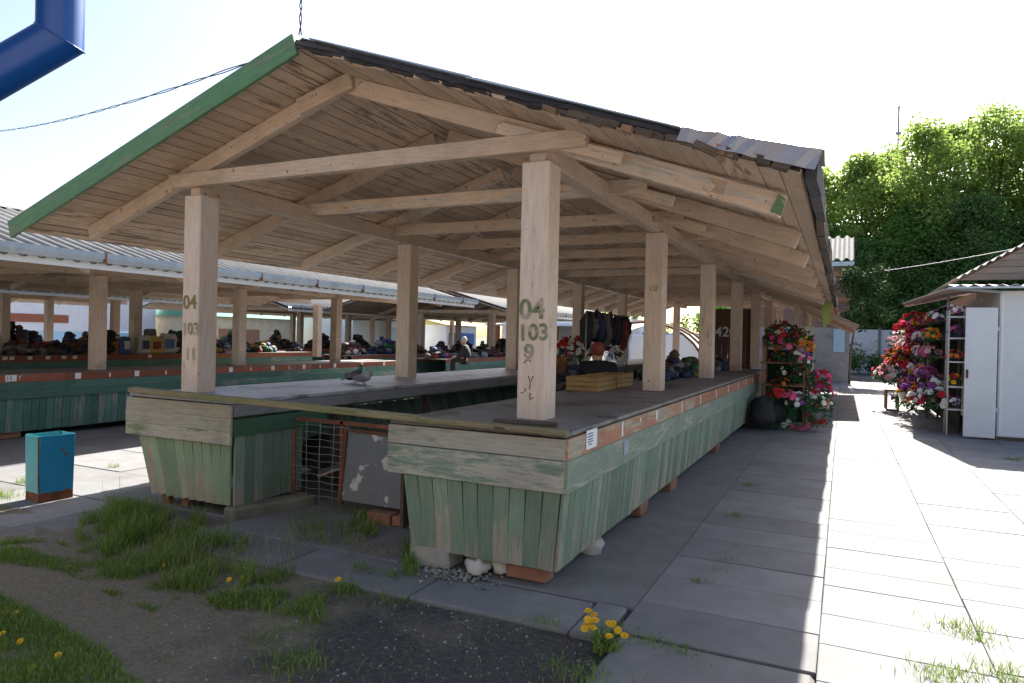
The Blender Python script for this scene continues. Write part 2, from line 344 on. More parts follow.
def canopy(name, label, g, postR, postL, ridge, eaveR, eaveL, zpost, ztop, zbase, ybay, nb, bay, y0, y1, tspace, detail):
    """g group; x of right/left post rows (right-hand post edge pairs), ridge=(x, z underside), eave=(x,z)"""
    mid = (ridge[0], y0, 0)
    t = thing('market_canopy', (ridge[0], (y0+y1)/2, 0), label, 'canopy', g)
    pw = .205
    for k in range(nb):
        y = ybay+k*bay
        for px in (postR, postL):
            mb = MB(); jx = 0 if k == 0 else random.uniform(-.01, .01)
            mb.beam((px+jx, y+pw/2, zbase), (px+random.uniform(-.004, .004)*k, y+pw/2, zpost), pw, pw, (0, 1, 0))
            p = mb.build('post', beige_p if detail else beige, t, bevel=.008 if detail else 0)
    sR = (ridge[1]-eaveR[1])/(eaveR[0]-ridge[0]); sL = (ridge[1]-eaveL[1])/(ridge[0]-eaveL[0])
    for px in (postR, postL):
        mb = MB(); y = ybay+.03
        while y < y1-.3:
            e = min(y+bay, y1-.25); mb.beam((px-.0, y, zpost+.075), (px, e, zpost+.075), .11, .146, jit=.003); y = e
        mb.build('wall_plate', beige, t, bevel=.004 if detail else 0)
    y = ybay; k = 0
    while y < y1-.2:
        jj = random.uniform(-.015, .015)
        mb = MB(); ov = .27
        mb.beam((postL-ov, y+.0, zpost+.135+jj*.3), (postR+ov+.1, y, zpost+.125+jj), .07, .125, rnd=None, jit=.004)
        mb.build('tie_beam', beige, t, bevel=.005 if detail else 0)
        rh = .135
        for sgn, sl_, xe in ((-1, sL, eaveL[0]+.33), (1, sR, eaveR[0]-.13)):
            mb = MB(); yy = y+.075; zc_ = lambda x, s=sl_: ridge[1]-.002-abs(x-ridge[0])*s-rh/2*1.05
            xa = ridge[0]-sgn*.07
            if sgn == 1 and detail and k < 3:       # spliced rafter, lower piece hangs a little
                xm = ridge[0]+1.95
                mb.beam((xa+.14, yy, zc_(xa+.14)), (xm, yy, zc_(xm)), .075, rh, (0, 0, 1), jit=.003)
                mb.beam((xm-.45, yy+.078, zc_(xm-.45)), (xe, yy+.078, zc_(xe)-.02), .075, rh, (0, 0, 1), jit=.003)
                mb.beam((xm-.55, yy-.058, zc_(xm-.5)-.01), (xm+.35, yy-.058, zc_(xm+.35)-.01), .035, .085, (0, 0, 1), jit=.003)
            else:
                mb.beam((xa+.14*sgn, yy, zc_(xa+.14*sgn)), (xe, yy, zc_(xe)), .075, rh, (0, 0, 1), jit=.004)
            mb.build('rafter', beige, t, bevel=.005 if detail else 0)
        if detail and k == 0:
            mb = MB(); mb.beam((ridge[0]-.42, y+.016, ridge[1]-.22), (ridge[0]+.12, y+.016, ridge[1]-.075), .04, .13, jit=.004)
            mb.build('ridge_splice', beige, t, bevel=.005)
        y += tspace; k += 1
    # soffit boards running along the building
    for sgn, (xe, ze), s_, xr in ((-1, eaveL, sL, ridge[0]), (1, eaveR, sR, ridge[0])):
        mb = MB(); d = Vector((xe-xr, 0, ze-ridge[1])); L = d.length; d.normalize(); nrm = Vector((-d.z*1, 0, d.x)); nrm = nrm if nrm.z > 0 else -nrm
        bw = .118 if detail else .16; nbd = int(L/bw)
        for i in range(nbd):
            c = Vector((xr, 0, ridge[1])) + d*((i+.5)*L/nbd) + nrm*.012
            y = y0+(random.uniform(-.05, .07) if (detail and sgn == 1) else 0)
            first = True
            while y < y1:
                Lb = random.uniform(2.5, 6); e = min(y+Lb, y1); q = nrm*random.uniform(-.003, .003)
                mb.beam((c+q)+Vector((0, y, 0)), (c+q)+Vector((0, e, 0)), L/nbd-random.uniform(.007, .019), .022, nrm, jit=.0015); y = e+.003
        mb.build('soffit_boards', soffit, t)
        mb = MB(); c0 = Vector((xr, 0, ridge[1]))+nrm*.034+d*.01; c1_ = Vector((xe, 0, ze))+nrm*.034
        mb.beam((c0.x, (y0+y1)/2+.03, c0.z), (c1_.x, (y0+y1)/2+.03, c1_.z), y1-y0-.1, .008, nrm, .5); mb.build('gap_darkening_layer', felt, t)  # dark layer added above the boards so their gaps read as shade
        off = nrm*(.070)
        a = Vector((xr, 0, ridge[1]))+off; e = Vector((xe, 0, ze))+off+d*(.030 if detail else .08)
        sh = corr_sheet(a.x, a.z, e.x, e.z, y0+(.04), y1)
        sh.build('roof_sheet', asb, t, solid=.007)
    mb = MB(); rz = ridge[1]+.10
    for sg, sl_ in ((-1, sL), (1, sR)):
        mb.beam((ridge[0]+sg*.09, y0+.03, rz-.09*sl_), (ridge[0]+sg*.09, y1, rz-.09*sl_), .20, .008, (sg*sl_, 0, 1), .5)
    mb.build('ridge_cap', asb, t)
    return t, sL, sR

RX = -3.60; zS = 3.515
EL = (-7.05, 2.365); ER = (-.21, 2.335)
c1, sL, sR = canopy('c1', 'nearest long wooden market canopy with beige posts and a green board along its left gable', 'open wooden market canopies',
    -1.897, -5.21, (RX, zS), ER, EL, 2.665, 3.5, .90, 4.245, 7, 3.26, 3.81, 25.6, 1.48, True)
# green verge board on the left rake
mb = MB()
a = Vector((RX+.0, 3.775, zS+.035)); b_ = Vector((EL[0]-.03, 3.775, EL[1]+.01))
mb.beam(a, b_, .025, .165, (0, 0, 1), jit=.003)
tag(mb.build('verge_board', greenboard, c1, bevel=.003), 'green painted board along the left gable edge')
# dark ridge capping and torn felt on the right rake
mb = MB()
dR = Vector((ER[0]-RX, 0, ER[1]-zS)).normalized(); nR = Vector((-dR.z, 0, dR.x))
LR = (Vector((ER[0], 0, ER[1]))-Vector((RX, 0, zS))).length
nseg = 46
for layer, (t0, th, yo, mi) in enumerate(((.026, .018, 0, 0), (.046, .012, -.02, 0))):
    prev = None; vs = []; fs = []
    for i in range(nseg+1):
        s = LR*i/nseg*.995
        yb = 3.80+yo+.035*noise.noise(Vector((s*3.1, layer*9, 1)))+.02*noise.noise(Vector((s*14, layer*5, 4)))-.035
        dz = .010*noise.noise(Vector((s*7, layer, 8)))
        p = Vector((RX, 0, zS))+dR*s+nR*(t0+dz)
        vs += [(p.x, yb, p.z-.02+.02*noise.noise(Vector((s*9, 3, layer)))), (p.x+nR.x*th, yb+.01, p.z+nR.z*th), (p.x+nR.x*th, 4.15, p.z+nR.z*th), (p.x, 4.15, p.z)]
    for i in range(nseg):
        for k in range(4): fs.append((i*4+k, i*4+(k+1) % 4, (i+1)*4+(k+1) % 4, (i+1)*4+k))
    fs += [(0, 1, 2, 3), (nseg*4+3, nseg*4+2, nseg*4+1, nseg*4)]
    mb.quadmesh(vs, fs, None, random.random())
tag(mb.build('roofing_felt', felt, c1), 'ragged black roofing felt along the right gable edge')
mb = MB()   # broken batten ends under the felt near the eave
for i in range(17):
    s = LR-1.5+i*.085; p = Vector((RX, 0, zS))+dR*s+nR*(.002+random.uniform(0, .012))
    L = random.uniform(.05, .11)
    mb.beam(p+Vector((0, 3.735+random.uniform(-.01, .02), 0)), p+dR*L*1.2+Vector((0, 3.735, random.uniform(-.02, .01))), .04, random.uniform(.02, .045), nR, jit=.008, mi=0 if i % 6 else 1)
mb.build('broken_battens', [darkwood, brownwood], c1)
# pale edge strip of the roof sheet: bright top line
mb = MB()
for a0, a1, o in ((.15, 1.55, .080), (1.5, 2.92, .074)):
    p = Vector((RX, 3.77, zS))+dR*a0+nR*o; q = Vector((RX, 3.77, zS))+dR*a1+nR*o; mb.beam(p, q, .09, .012, nR, jit=.003)
mb.build('sheet_edge_strip', gutterm, c1, bevel=.002)
# bent tin flashing on the lower right corner
mb = MB(); vs = []; fs = []; n = 14
for i in range(n+1):
    s = LR-.66+.72*i/n; w_ = 1+.15*noise.noise(Vector((i*.6, 0, 0)))
    for q, (dy, dn) in enumerate(((-.085, .0+.02*(i/n)), (-.075, .075+.05*i/n), (.0, .095+.05*i/n), (.30, .10+.03*i/n))):
        p = Vector((RX, 3.80+dy*w_+.012*noise.noise(Vector((i*.9, q, 2))), zS))+dR*s+nR*(dn+.007*noise.noise(Vector((i*.7, q*2, 5))))
        vs.append(p)
for i in range(n):
    for q in range(3): fs.append((i*4+q, i*4+q+1, (i+1)*4+q+1, (i+1)*4+q))
mb.quadmesh(vs, fs, None, .5)
tag(mb.build('tin_flashing', tinm, c1, solid=.003), 'bent blue grey tin flashing with rust on the lower right roof corner')
# ragged right eave edge
mb = MB(); y = 3.8
while y < 25.4:
    L = random.uniform(.25, .9); e = Vector((ER[0]+.045, 0, ER[1]+.042))
    mb.beam(e+Vector((random.uniform(-.01, .012), y, random.uniform(-.01, .012))), e+Vector((random.uniform(-.01, .012), y+L, random.uniform(-.01, .01))), .055, random.uniform(.135, .165), (0, 0, 1), jit=.005, mi=random.choice((0, 1))); y += L*.97
mb.build('eave_edge', [felt, darkwood], c1)
# green end grain and red knot on the first right-hand rafter
zr_ = lambda x: zS-.002-(x-RX)*sR-.072
for nm_, x0_, x1_, hh_, mt_, lb_0 in (('green_paint_patch', -.385, -.335, .10, surf('green_stain', (.16, .30, .16), (.12, .22, .12), worn=(.5, .42, .3), worn_amt=.5, var=.1), 'green painted end of the front rafter'), ('rust_red_knot', -.80, -.68, .07, surf('rust_red_stain', (.45, .25, .16), (.36, .18, .11), worn=(.62, .45, .32), worn_amt=.8, var=.1), 'orange red patch on the front rafter')):
    mb = MB(); mb.beam((x0_, 4.3595, zr_(x0_)-.02*(x0_+1.65)/1.3), (x1_, 4.3595, zr_(x1_)-.02*(x1_+1.65)/1.3), .004, hh_, (0, 0, 1), jit=.009); tag(mb.build(nm_, mt_, c1), lb_0)
# dressed lettering on posts
def graffiti(px, y, spec, mat, parent):
    for body, size, x, z in spec:
        mb = text_mb(body, size, (px-.1025+x, y-.0045, z), (1, .0, .03), (-.04, 0, 1), .001, bold=.004)
        mb.build('painted_number', mat, parent)
posts = [o for o in c1.children if o.name.startswith('post')]
P0R, P0L, P1R = posts[0], posts[1], posts[2]
graffiti(-1.897, 4.245, (('04', .19, .008, 1.60), ('103', .155, .0, 1.455), ('9', .155, .05, 1.32)), graf, P0R)
graffiti(-5.21, 4.245, (('04', .17, .016, 1.66), ('103', .145, .004, 1.43), ('11', .15, .045, 1.21)), grafb, P0L)
mb = MB(); x0 = -1.9995; yy = 4.2435
for pts in (((.05, 1.30), (.11, 1.36)), ((.05, 1.36), (.10, 1.31)), ((.085, 1.215), (.10, 1.165), (.12, 1.215)), ((.10, 1.165), (.095, 1.125)), ((.03, 1.095), (.05, 1.10)), ((.10, 1.10), (.10, 1.055), (.13, 1.07)), ((.065, 1.13), (.06, 1.105))):
    mb.tube([(x0+a, yy, c) for a, c in pts], .0035, 5)
tag(mb.build('pen_scrawl', scrawl, P0R), 'dark red scrawl below the painted number')
mb = text_mb('10', .1, (-1.95, 4.245+3.26-.0065, 2.02), (1, 0, 0), (0, 0, 1), .001); mb.build('painted_number', grafb, P1R)

# second canopy to the left, with gutter and white fascia
zb2 = .74
c2, _, _ = canopy('c2', 'second market canopy on the left with grey corrugated roof, gutter and white fascia', 'open wooden market canopies',
    -12.0, -15.45, (-13.75, 3.55), (-9.62, 2.36), (-17.9, 2.36), 2.40, 3.3, .70, 4.55, 5, 3.2, 1.4, 17.3, 1.6, False)
prof = [(-.085, .085), (-.085, .0), (-.04, -.06), (.04, -.06), (.085, .0), (.085, .085)]
mbg = MB(); vs = [(-9.50+a, y, 2.455+c*.9) for y in (1.4, 17.3) for a, c in prof]; mbg.quadmesh(vs, [(i, i+1, i+7, i+6) for i in range(5)], None, .5)
g_ = mbg.build('gutter', gutterm, c2, solid=.004)
y = 1.9
while y < 17.2:
    mb = MB(); mb.box(-9.6, -9.408, y, y+.03, 2.39, 2.54); mb.build('gutter_bracket', rust, g_); y += 1.45
mb = MB(); mb.beam((-9.565, 1.4, 2.365), (-9.565, 17.3, 2.365), .02, .125, (.1, 0, 1), .5); mb.build('fascia', whitefac, c2)
# further canopies behind (copies of the second one) and one with a torn, see-through roof
c3 = copy_tree(c2, label='third market canopy, half hidden behind the second one'); c3.location = (-22.6, 9.3, -.02); c3['group'] = 'open wooden market canopies'
c5 = copy_tree(c2, label='fifth market canopy, behind the long far counter beyond the second canopy'); c5.location = (-22.9, 27.5, -.02)
c4 = copy_tree(c2, label='fourth market canopy, farthest along the row behind the second one'); c4.location = (-14.6, 29.5, -.02)

# ================================================================== COUNTERS
def planks_y(mb, x, xb, y0, y1, z0, z1, w=.105, th=.02):
    """vertical planks on a side facing +-x between y0..y1 leaning from x (top) to xb (bottom)"""
    y = y0
    while y < y1-.02:
        ww = min(w*random.uniform(.92, 1.08), y1-y)
        mb.beam((xb, y+ww/2, z0+random.uniform(-.005, .003)), (x, y+ww/2, z1), th, ww-random.uniform(.005, .011), (0, 1, 0), jit=.0015); y += ww
def planks_x(mb, y, x0, x1, xb0, xb1, z0, z1, w=.105, th=.02):
    n = max(1, round((x1-x0)/w))
    for i in range(n):
        a = (i+.5)/n; xt = x0+(x1-x0)*a; xb = xb0+(xb1-xb0)*a
        mb.beam((xb, y, z0+random.uniform(-.005, .004)), (xt, y, z1), (x1-x0)/n-random.uniform(.006, .012), th, (0, 1, 0), jit=.0015)
ZC, ZF, ZS = .922, .574, .107
# --- right counter
rc = thing('market_counter', (-2.05, 9.5, 0), 'right counter with pale green plank skirt and orange band beside the paved aisle', 'market counter', 'market counters')
mb = MB(); mb.box(-2.665, -1.432, 3.722, 15.4, ZC-.03, ZC, .5); mb.build('countertop', topmat, rc, bevel=.004)
mb = MB()
for z0, z1, q in ((ZF, .765, .9), (.768, ZC-.032, .3)):
    mb.box(-2.665, -1.427, 3.70, 3.724, z0, z1-.002, q, jit=.002)
mb.build('front_boards', surf('washed_green_boards', (.48, .45, .385), (.35, .33, .28), worn=(.24, .32, .24), worn_amt=.42, var=.12, dirt=.35, rough=.85, gsc=(1.2, 16, 1), spots=(55, .7, (.1, .07, .05))), rc, bevel=.003)
mb = MB(); y = 3.702
while y < 15.4: e = min(y+random.uniform(2.5, 4), 15.4); mb.box(-1.43, -1.408, y, e-.004, .768, ZC-.032, jit=.0015); y = e
mb.build('orange_board', orange, rc, bevel=.002)
mb = MB(); y = 3.701
while y < 15.4: e = min(y+random.uniform(2.5, 4), 15.4); mb.box(-1.432, -1.407, y, e-.004, ZF, .765, jit=.002); y = e
mb.build('green_board', greenband, rc, bevel=.002)
mb = MB(); planks_y(mb, -1.45, -1.49, 3.74, 15.4, ZS, ZF+.01); mb.build('side_skirt', greenp, rc, bevel=.002)
mb = MB(); planks_x(mb, 3.735, -2.56, -1.46, -2.48, -1.50, ZS, ZF+.01); mb.build('front_skirt', greenp, rc, bevel=.002)
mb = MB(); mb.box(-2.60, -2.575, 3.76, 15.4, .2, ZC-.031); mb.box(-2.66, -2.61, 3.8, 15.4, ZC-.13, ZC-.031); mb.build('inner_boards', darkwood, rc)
mb = MB(); mb.beam((-1.86, 3.68, ZC+.014), (-1.45, 3.72, ZC+.006), .09, .014, jit=.004); mb.beam((-1.98, 3.87, ZC+.012), (-1.60, 3.99, ZC+.008), .12, .02, jit=.006)
mb.build('loose_board', darkwood, rc, bevel=.002)
for k, y in enumerate((5.62, 6.75, 9.4)):
    mb = MB(); mb.box(-1.68, -1.48, y, y+.22, 0, ZS+.02, jit=.014); mb.build('support_brick', brickm, rc, bevel=.008)
for k, y in enumerate((4.55,)):
    mb = MB(); mb.blob((-1.57, y, .045), .10, .12, .075, 3, .3); mb.build('support_stone', stone, rc)
mb = MB(); mb.box(-1.84, -1.57, 3.80, 3.93, 0.0, .085, jit=.006); tag(mb.build('support_brick', brickm, rc, bevel=.008), 'red brick under the front right corner')
mb = MB(); mb.box(-2.50, -2.20, 3.72, 3.92, -.005, .13, jit=.012); mb.build('support_block', stone, rc, bevel=.015)
# papers on the orange board
for px, py in ((623, 0), (641, 0), (657, 0), (682, 0), (700.5, 0), (716, 0), (728, 0), (738, 0), (745.5, 0), (752, 0), (757.5, 0), (762, 0)):
    yc = None
    v = ray(px, 400); t_ = -1.406/v.x; yc = v.y*t_
    wdt = {623: .035, 641: .022, 657: .05}.get(px, .032)
    if px == 657: zt, zb = ZC-.04, .80
    elif px == 641: zt, zb = ZC-.05, .83
    else: zt, zb = ZC-.035, .775
    mb = MB(); mb.beam((-1.4045, yc, zb+random.uniform(0, .01)), (-1.4045, yc+random.uniform(-.004, .004), zt), .0015, wdt, (0, 1, 0), .5); mb.build('paper_strip', paper, rc)
mb = MB(); mb.beam((-1.4045, 4.10, .79), (-1.4045, 4.10, .908), .002, .20, (0, 1, 0), .5); lab = mb.build('price_notice', paper, rc)
mb = MB()
for i, (a, c) in enumerate(((.885, .05), (.868, .055), (.85, .045), (.835, .05), (.818, .03))):
    mb.beam((-1.4028, 4.07-c, a), (-1.4028, 4.07+c, a), .001, .007, (0, 0, 1))
mb.build('printed_lines', ink, lab)
mb = MB(); mb.beam((-1.4045, 4.88, .64), (-1.4045, 4.88, .745), .0015, .12, (0, 1, 0), .5); tag(mb.build('paper_strip', plain('grey_paper', (.33, .36, .42), .8), rc), 'faded grey paper on the green band')

# --- left counter
lc = thing('market_counter', (-4.93, 9.5, 0), 'left counter of the nearest canopy with three bare boards over a green plank skirt', 'market counter', 'market counters')
mb = MB(); mb.box(-5.545, -4.31, 3.925, 22, ZC-.03, ZC, .6); mb.build('countertop', surf('skylit_counter_sheet', (.42, .42, .45), (.34, .34, .36), worn=(.2, .19, .18), worn_amt=.4, grain=False, var=.1, dirt=.4, bump=.15, rough=.45), lc, bevel=.004)  # paler and bluer than the right counter's sheet: skylight put into the colour
mb = MB()
for i in range(3):
    z0 = ZF+i*.1055; mb.box(-5.55, -4.305, 3.895, 3.922, z0, z0+.102, (.9, .35, .15)[i], jit=.003)
mb.build('front_boards', greygreen, lc, bevel=.003)
mb = MB(); planks_x(mb, 3.94, -5.43, -4.34, -5.24, -4.34, ZS-.02, ZF+.01, .11); mb.build('front_skirt', surf('pale_green_paint', (.29, .39, .25), (.20, .30, .18), worn=(.42, .36, .28), worn_amt=.35, var=.25, dirt=.2, low=(.1, .5, .14), rough=.75, gsc=(1.2, 16, 1)), lc, bevel=.002)
mb = MB(); planks_y(mb, -4.33, -4.33, 3.96, 4.72, ZS-.03, .66, .1); mb.build('inner_skirt', greenp, lc, bevel=.002)
mb = MB(); mb.box(-4.318, -4.29, 3.93, 5.0, .64, .775, .2); tag(mb.build('inner_board', surf('fresh_green_paint', (.055, .14, .075), (.04, .11, .06), var=.1, dirt=.2, gsc=(1, 8, 1)), lc, bevel=.002), 'dark green board on the inner side')
mb = MB(); y = 3.925
while y < 21.9: e = min(y+3.9, 22); mb.box(-4.312, -4.287, y, e-.005, .795, ZC-.032); y = e
mb.build('inner_board', surf('grey_wood', (.26, .25, .25), (.19, .185, .185), var=.15, dirt=.4, rough=.8), lc, bevel=.002)
mb = MB(); planks_y(mb, -5.45, -5.24, 3.96, 22, ZS-.02, ZF+.01); mb.box(-5.55, -5.527, 3.925, 22, ZF, ZC-.032); mb.build('side_skirt', greenp, lc)
for x, y, lean in ((-5.18, 4.03, .03), (-4.93, 4.05, -.03), (-4.8, 6.8, 0), (-4.8, 9.8, 0), (-4.8, 12.8, 0)):
    mb = MB(); mb.beam((x+lean, y, -.06 if y < 5 else -.01), (x, y, ZS+.05), .075, .075, (0, 1, 0), jit=.008); mb.build('leg', brownwood, lc, bevel=.004)
for y in (5.2, 6.8, 9.8, 12.8, 15.8):
    mb = MB(); mb.box(-4.42, -4.35, y, y+.07, 0, ZC-.031, jit=.004); mb.build('leg', darkwood, lc)
mb = MB(); mb.beam((-4.33, 3.90, .0), (-4.16, 4.62, .0), .17, .17, jit=.025); tag(mb.build('support_block', surf('mossy_kerb_stone', (.22, .21, .17), (.13, .13, .09), grain=False, var=.1, dirt=.5, dirtc=(.07, .08, .03), bump=.9, rough=.95), lc, bevel=.02), 'long rough kerb stone under the inner corner')

# bar laid across both counters
mb = MB(); mb.beam((-5.47, 3.885, ZC+.030), (-2.42, 3.69, ZC+.018), .07, .045, jit=.004, rnd=.5); mb.beam((-2.43, 3.693, ZC+.017), (-1.40, 3.66, ZC+.010), .065, .04, jit=.004, rnd=.2)
tag(mb.build('wooden_bar', oldwood, bevel=.006), 'long mossy wooden bar laid across the fronts of both near counters', 'bar')

# mesh gate between the counters
gt = thing('mesh_gate', (-3.9, 4.62, 0), 'rusty wire mesh gate closing the gap between the two near counters', 'gate')
yG = 4.6; xa, xb_ = -4.31, -3.70
mb = MB()
for a, c in (((xa, yG, .04), (xa, yG, .74)), ((-3.78, yG, .04), (-3.78, yG, .74)), ((xa, yG, .72), (-3.0, yG, .72)), ((-3.1, yG+.01, .05), (-3.1, yG+.01, .72))):
    mb.beam(a, c, .03, .03, (0, 1, 0))
mb.build('frame', rust, gt)
mb = MB()
for i in range(11):
    z = .08+i*.06; mb.tube([(xa+(-3.68-xa)*k/6, yG-.02, z+.006*math.sin(k*2+i)) for k in range(7)], .0028, 4)
for i in range(5):
    x = xa+.02+i*.145; mb.tube([(x+.006*math.sin(k+i), yG-.022, .03+.68*k/5) for k in range(6)], .0028, 4)
mb.build('wire_mesh', wirem, gt)
mb = MB(); mb.beam((-4.24, yG+.25, .20), (-3.72, yG+.62, .44), .25, .02, (0, 0, 1)); mb.build('tin_sheet', tinm, gt)
# grey metal sheet
sm = thing('metal_sheet', (-3.4, 4.55, 0), 'grey metal sheet with rust edges and white peeling patches leaning beside the mesh gate', 'metal sheet')
mb = MB(); mb.beam((-3.39, 4.50, .10), (-3.39, 4.57, .665), .62, .012, (0, 1, 0), .5)
shm = surf('peeling_grey_sheet', (.18, .19, .20), (.13, .14, .15), grain=False, var=.05, dirt=.5, nscale=4, dirtc=(.05, .055, .06), bump=.3, rough=.6, spots=(5.5, .585, (.5, .5, .47)))
mb.build('panel', shm, sm, bevel=.002)
mb = MB(); mb.beam((-3.70, 4.49, .09), (-3.70, 4.56, .68), .025, .03, (0, 1, 0), jit=.004); mb.beam((-3.70, 4.56, .672), (-3.2, 4.56, .668), .025, .025, jit=.006); mb.build('rust_edge', rust, sm)
for x in (-3.35, -3.1, -2.85):
    mb = MB(); mb.box(x, x+.23, 4.38, 4.49, -.005, .075, jit=.005); tag(mb.build('loose_brick', brickm, bevel=.006), {-3.35: 'red brick lying left of two others under the grey metal sheet', -3.1: 'middle one of three red bricks under the grey metal sheet', -2.85: 'red brick nearest the right counter, under the grey metal sheet'}[x], 'brick', 'bricks under the metal sheet')
mb = MB(); mb.box(-5.5, -2.7, 8.6, 8.64, .0, .8)
# dark things stored under the counters
mb = MB(); mb.blob((-4.75, 5.6, .22), .3, .35, .22, 8, .3, flat=True); tag(mb.build('sack', plain('dark_sack', (.06, .055, .05), .9)), 'dark sack stored under the left near counter', 'sack')

# --- counters of the second canopy
def far_counter(x0, x1, y0, y1, ztop, label, detail):
    t = thing('market_counter', ((x0+x1)/2, (y0+y1)/2, -.28), label, 'market counter', 'market counters')
    mb = MB(); mb.box(x0, x1, y0, y1, ztop-.03, ztop, .5); mb.build('countertop', topmat, t)
    for xs, s in ((x1, 1), (x0, -1)):
        mb = MB(); y = y0
        while y < y1: e = min(y+2.9, y1); mb.box(min(xs, xs+s*.02), max(xs, xs+s*.02), y, e-.004, ztop-.125, ztop-.005); y = e
        mb.build('red_brown_board', brownred, t)
        mb = MB(); y = y0-.7
        for a, c in ((ztop-.25, ztop-.128), (ztop-.38, ztop-.253)):
            y = y0
            while y < y1: e = min(y+random.uniform(2, 4), y1); mb.box(min(xs, xs+s*.021), max(xs, xs+s*.021), y, e-.004, a, c); y = e
        mb.build('green_board', green_dark, t)
        mb = MB(); planks_y(mb, xs-s*.03, xs-s*.07, y0, y1, -.17, ztop-.37, .12); mb.build('side_skirt', green_dark, t)
    y = y0+.5
    while y < y1:
        mb = MB(); mb.box(x1-.35, x1-.12, y, y+.3, -.28, -.15, jit=.01); mb.build('support_brick', brickm, t, bevel=.01); y += 2.2
    return t
f1 = far_counter(-12.75, -11.5, 1.2, 16.6, .73, 'teal counter of the second canopy with red brown band and white number cards', True)
f2 = far_counter(-16.1, -14.9, 1.2, 16.6, .88, 'far counter of the second canopy loaded with bags of goods', False)
for px, py, w_, h_ in ((78, 377, .10, .085), (137, 371, .09, .085), (231, 366, .10, .085), (273, 364, .10, .1), (304, 364, .1, .08), (335, 361, .09, .08), (362, 361, .09, .08), (384, 360, .09, .08), (400, 359, .09, .08)):
    p = atx(px, py, -11.478); mb = MB(); mb.beam((-11.4765, p.y, .73-.11), (-11.4765, p.y, .73-.012), .002, w_, (0, 1, 0), .5); mb.build('number_card', paper, f1)
for px in (110, 166, 251, 289, 320):
    p = atx(px, 370, -11.478); mb = MB(); mb.beam((-11.4765, p.y, .73-.10), (-11.4765, p.y, .73-.03), .002, .028, (0, 1, 0), .5); mb.build('paper_strip', paper, f1)
p = atx(11, 378, -11.478); mb = MB(); mb.beam((-11.4765, p.y, .625), (-11.4765, p.y, .72), .002, .16, (0, 1, 0), .5); nc = mb.build('number_card', paper, f1)
text_mb('7', .09, (-11.474, p.y+.10, .64), (0, 1, 0), (0, 0, 1), .001).build('printed_number', paper, nc)
text_mb('15', .09, (-11.474, p.y-.07, .64), (0, 1, 0), (0, 0, 1), .001).build('printed_number', black, nc)
for i in range(8):
    p = atx((5, 12, 30, 48, 64, 75, 155, 166)[i] if i < 6 else (150, 190)[i-6], 351, -14.88); mb = MB(); mb.beam((-14.876, p.y, .80), (-14.876, p.y, .865), .002, .09, (0, 1, 0), .5); mb.build('number_card', paper, f2)
f3 = far_counter(-12.75, -11.5, 19, 34, .73, 'teal counter under the fourth canopy, far behind the left aisle', False)
f4 = far_counter(-16.1, -14.9, 18.5, 36, .75, 'long far counter behind the end of the second canopy', False)
f5 = far_counter(-21.6, -20.4, 8, 30, .80, 'farthest counter, standing under the third canopy', False)
# ================================================================== BUILDINGS BEHIND AND BESIDE THE CAMERA (hall added unseen to bounce sun onto fronts)
cream = surf('cream_render', (.24, .22, .2), (.2, .18, .16), grain=False, var=.05, dirt=.2, bump=.1, rough=.9)
glass = plain('dark_window_glass', (.04, .05, .06), .15)
bb = thing('bounce_hall', (-2, -9, 0), 'unseen cream hall added behind the camera to bounce sunlight onto the fronts', 'building')
mb = MB(); mb.box(-16, 14, -13, -7.5, -.34, 6.2, .5); mb.build('wall', cream, bb)
mb = MB(); mb.box(-16.4, 14.4, -13.4, -7.1, 6.2, 6.4, .5); mb.build('roof', asb, bb)
for x in (-13, -9, -5, -1, 3, 7, 11):
    mb = MB(); mb.box(x, x+1.6, -7.5, -7.46, 1.2, 3, .5); wn = mb.build('window', whitem, bb)
    mb = MB(); mb.box(x+.1, x+1.5, -7.458, -7.44, 1.3, 2.9, .5); mb.build('pane', glass, wn)
mb = MB(); mb.quadmesh([(-30, -7.5, -.262), (-5.9, -7.5, -.262), (-5.9, -1.9, -.262), (-30, -1.9, -.262)], [(0, 1, 2, 3)]); mb.quadmesh([(-5.9, -7.5, -.058), (30, -7.5, -.058), (30, -1.6, -.058), (-5.9, -1.6, -.058)], [(0, 1, 2, 3)])
tag(mb.build('forecourt', slabm), kind='structure')
kb = thing('street_kiosk', (-5.2, -1.0, -.05), 'cream street kiosk at the left edge beside the camera, carrying the blue downpipe', 'kiosk')
mb = MB(); mb.box(-7.6, -3.15, -3.4, .85, -.3, 3.1, .5); mb.build('wall', cream, kb)
mb = MB(); mb.box(-7.9, -2.75, -3.7, 1.15, 3.1, 3.25, .5); mb.build('roof', asb, kb)
bluem = plain('glossy_blue_enamel', (.004, .065, .27), .32, var=.12)
e = CAMP + ray(60, 38)*2.2; dr = ((CAMP + ray(-6, 76)*2.2) - e).normalized(); upd = Vector((0, 0, 1)); r_ = .067
half = (math.pi - dr.angle(upd))/2
mb = MB(); bis = (upd - dr).normalized()
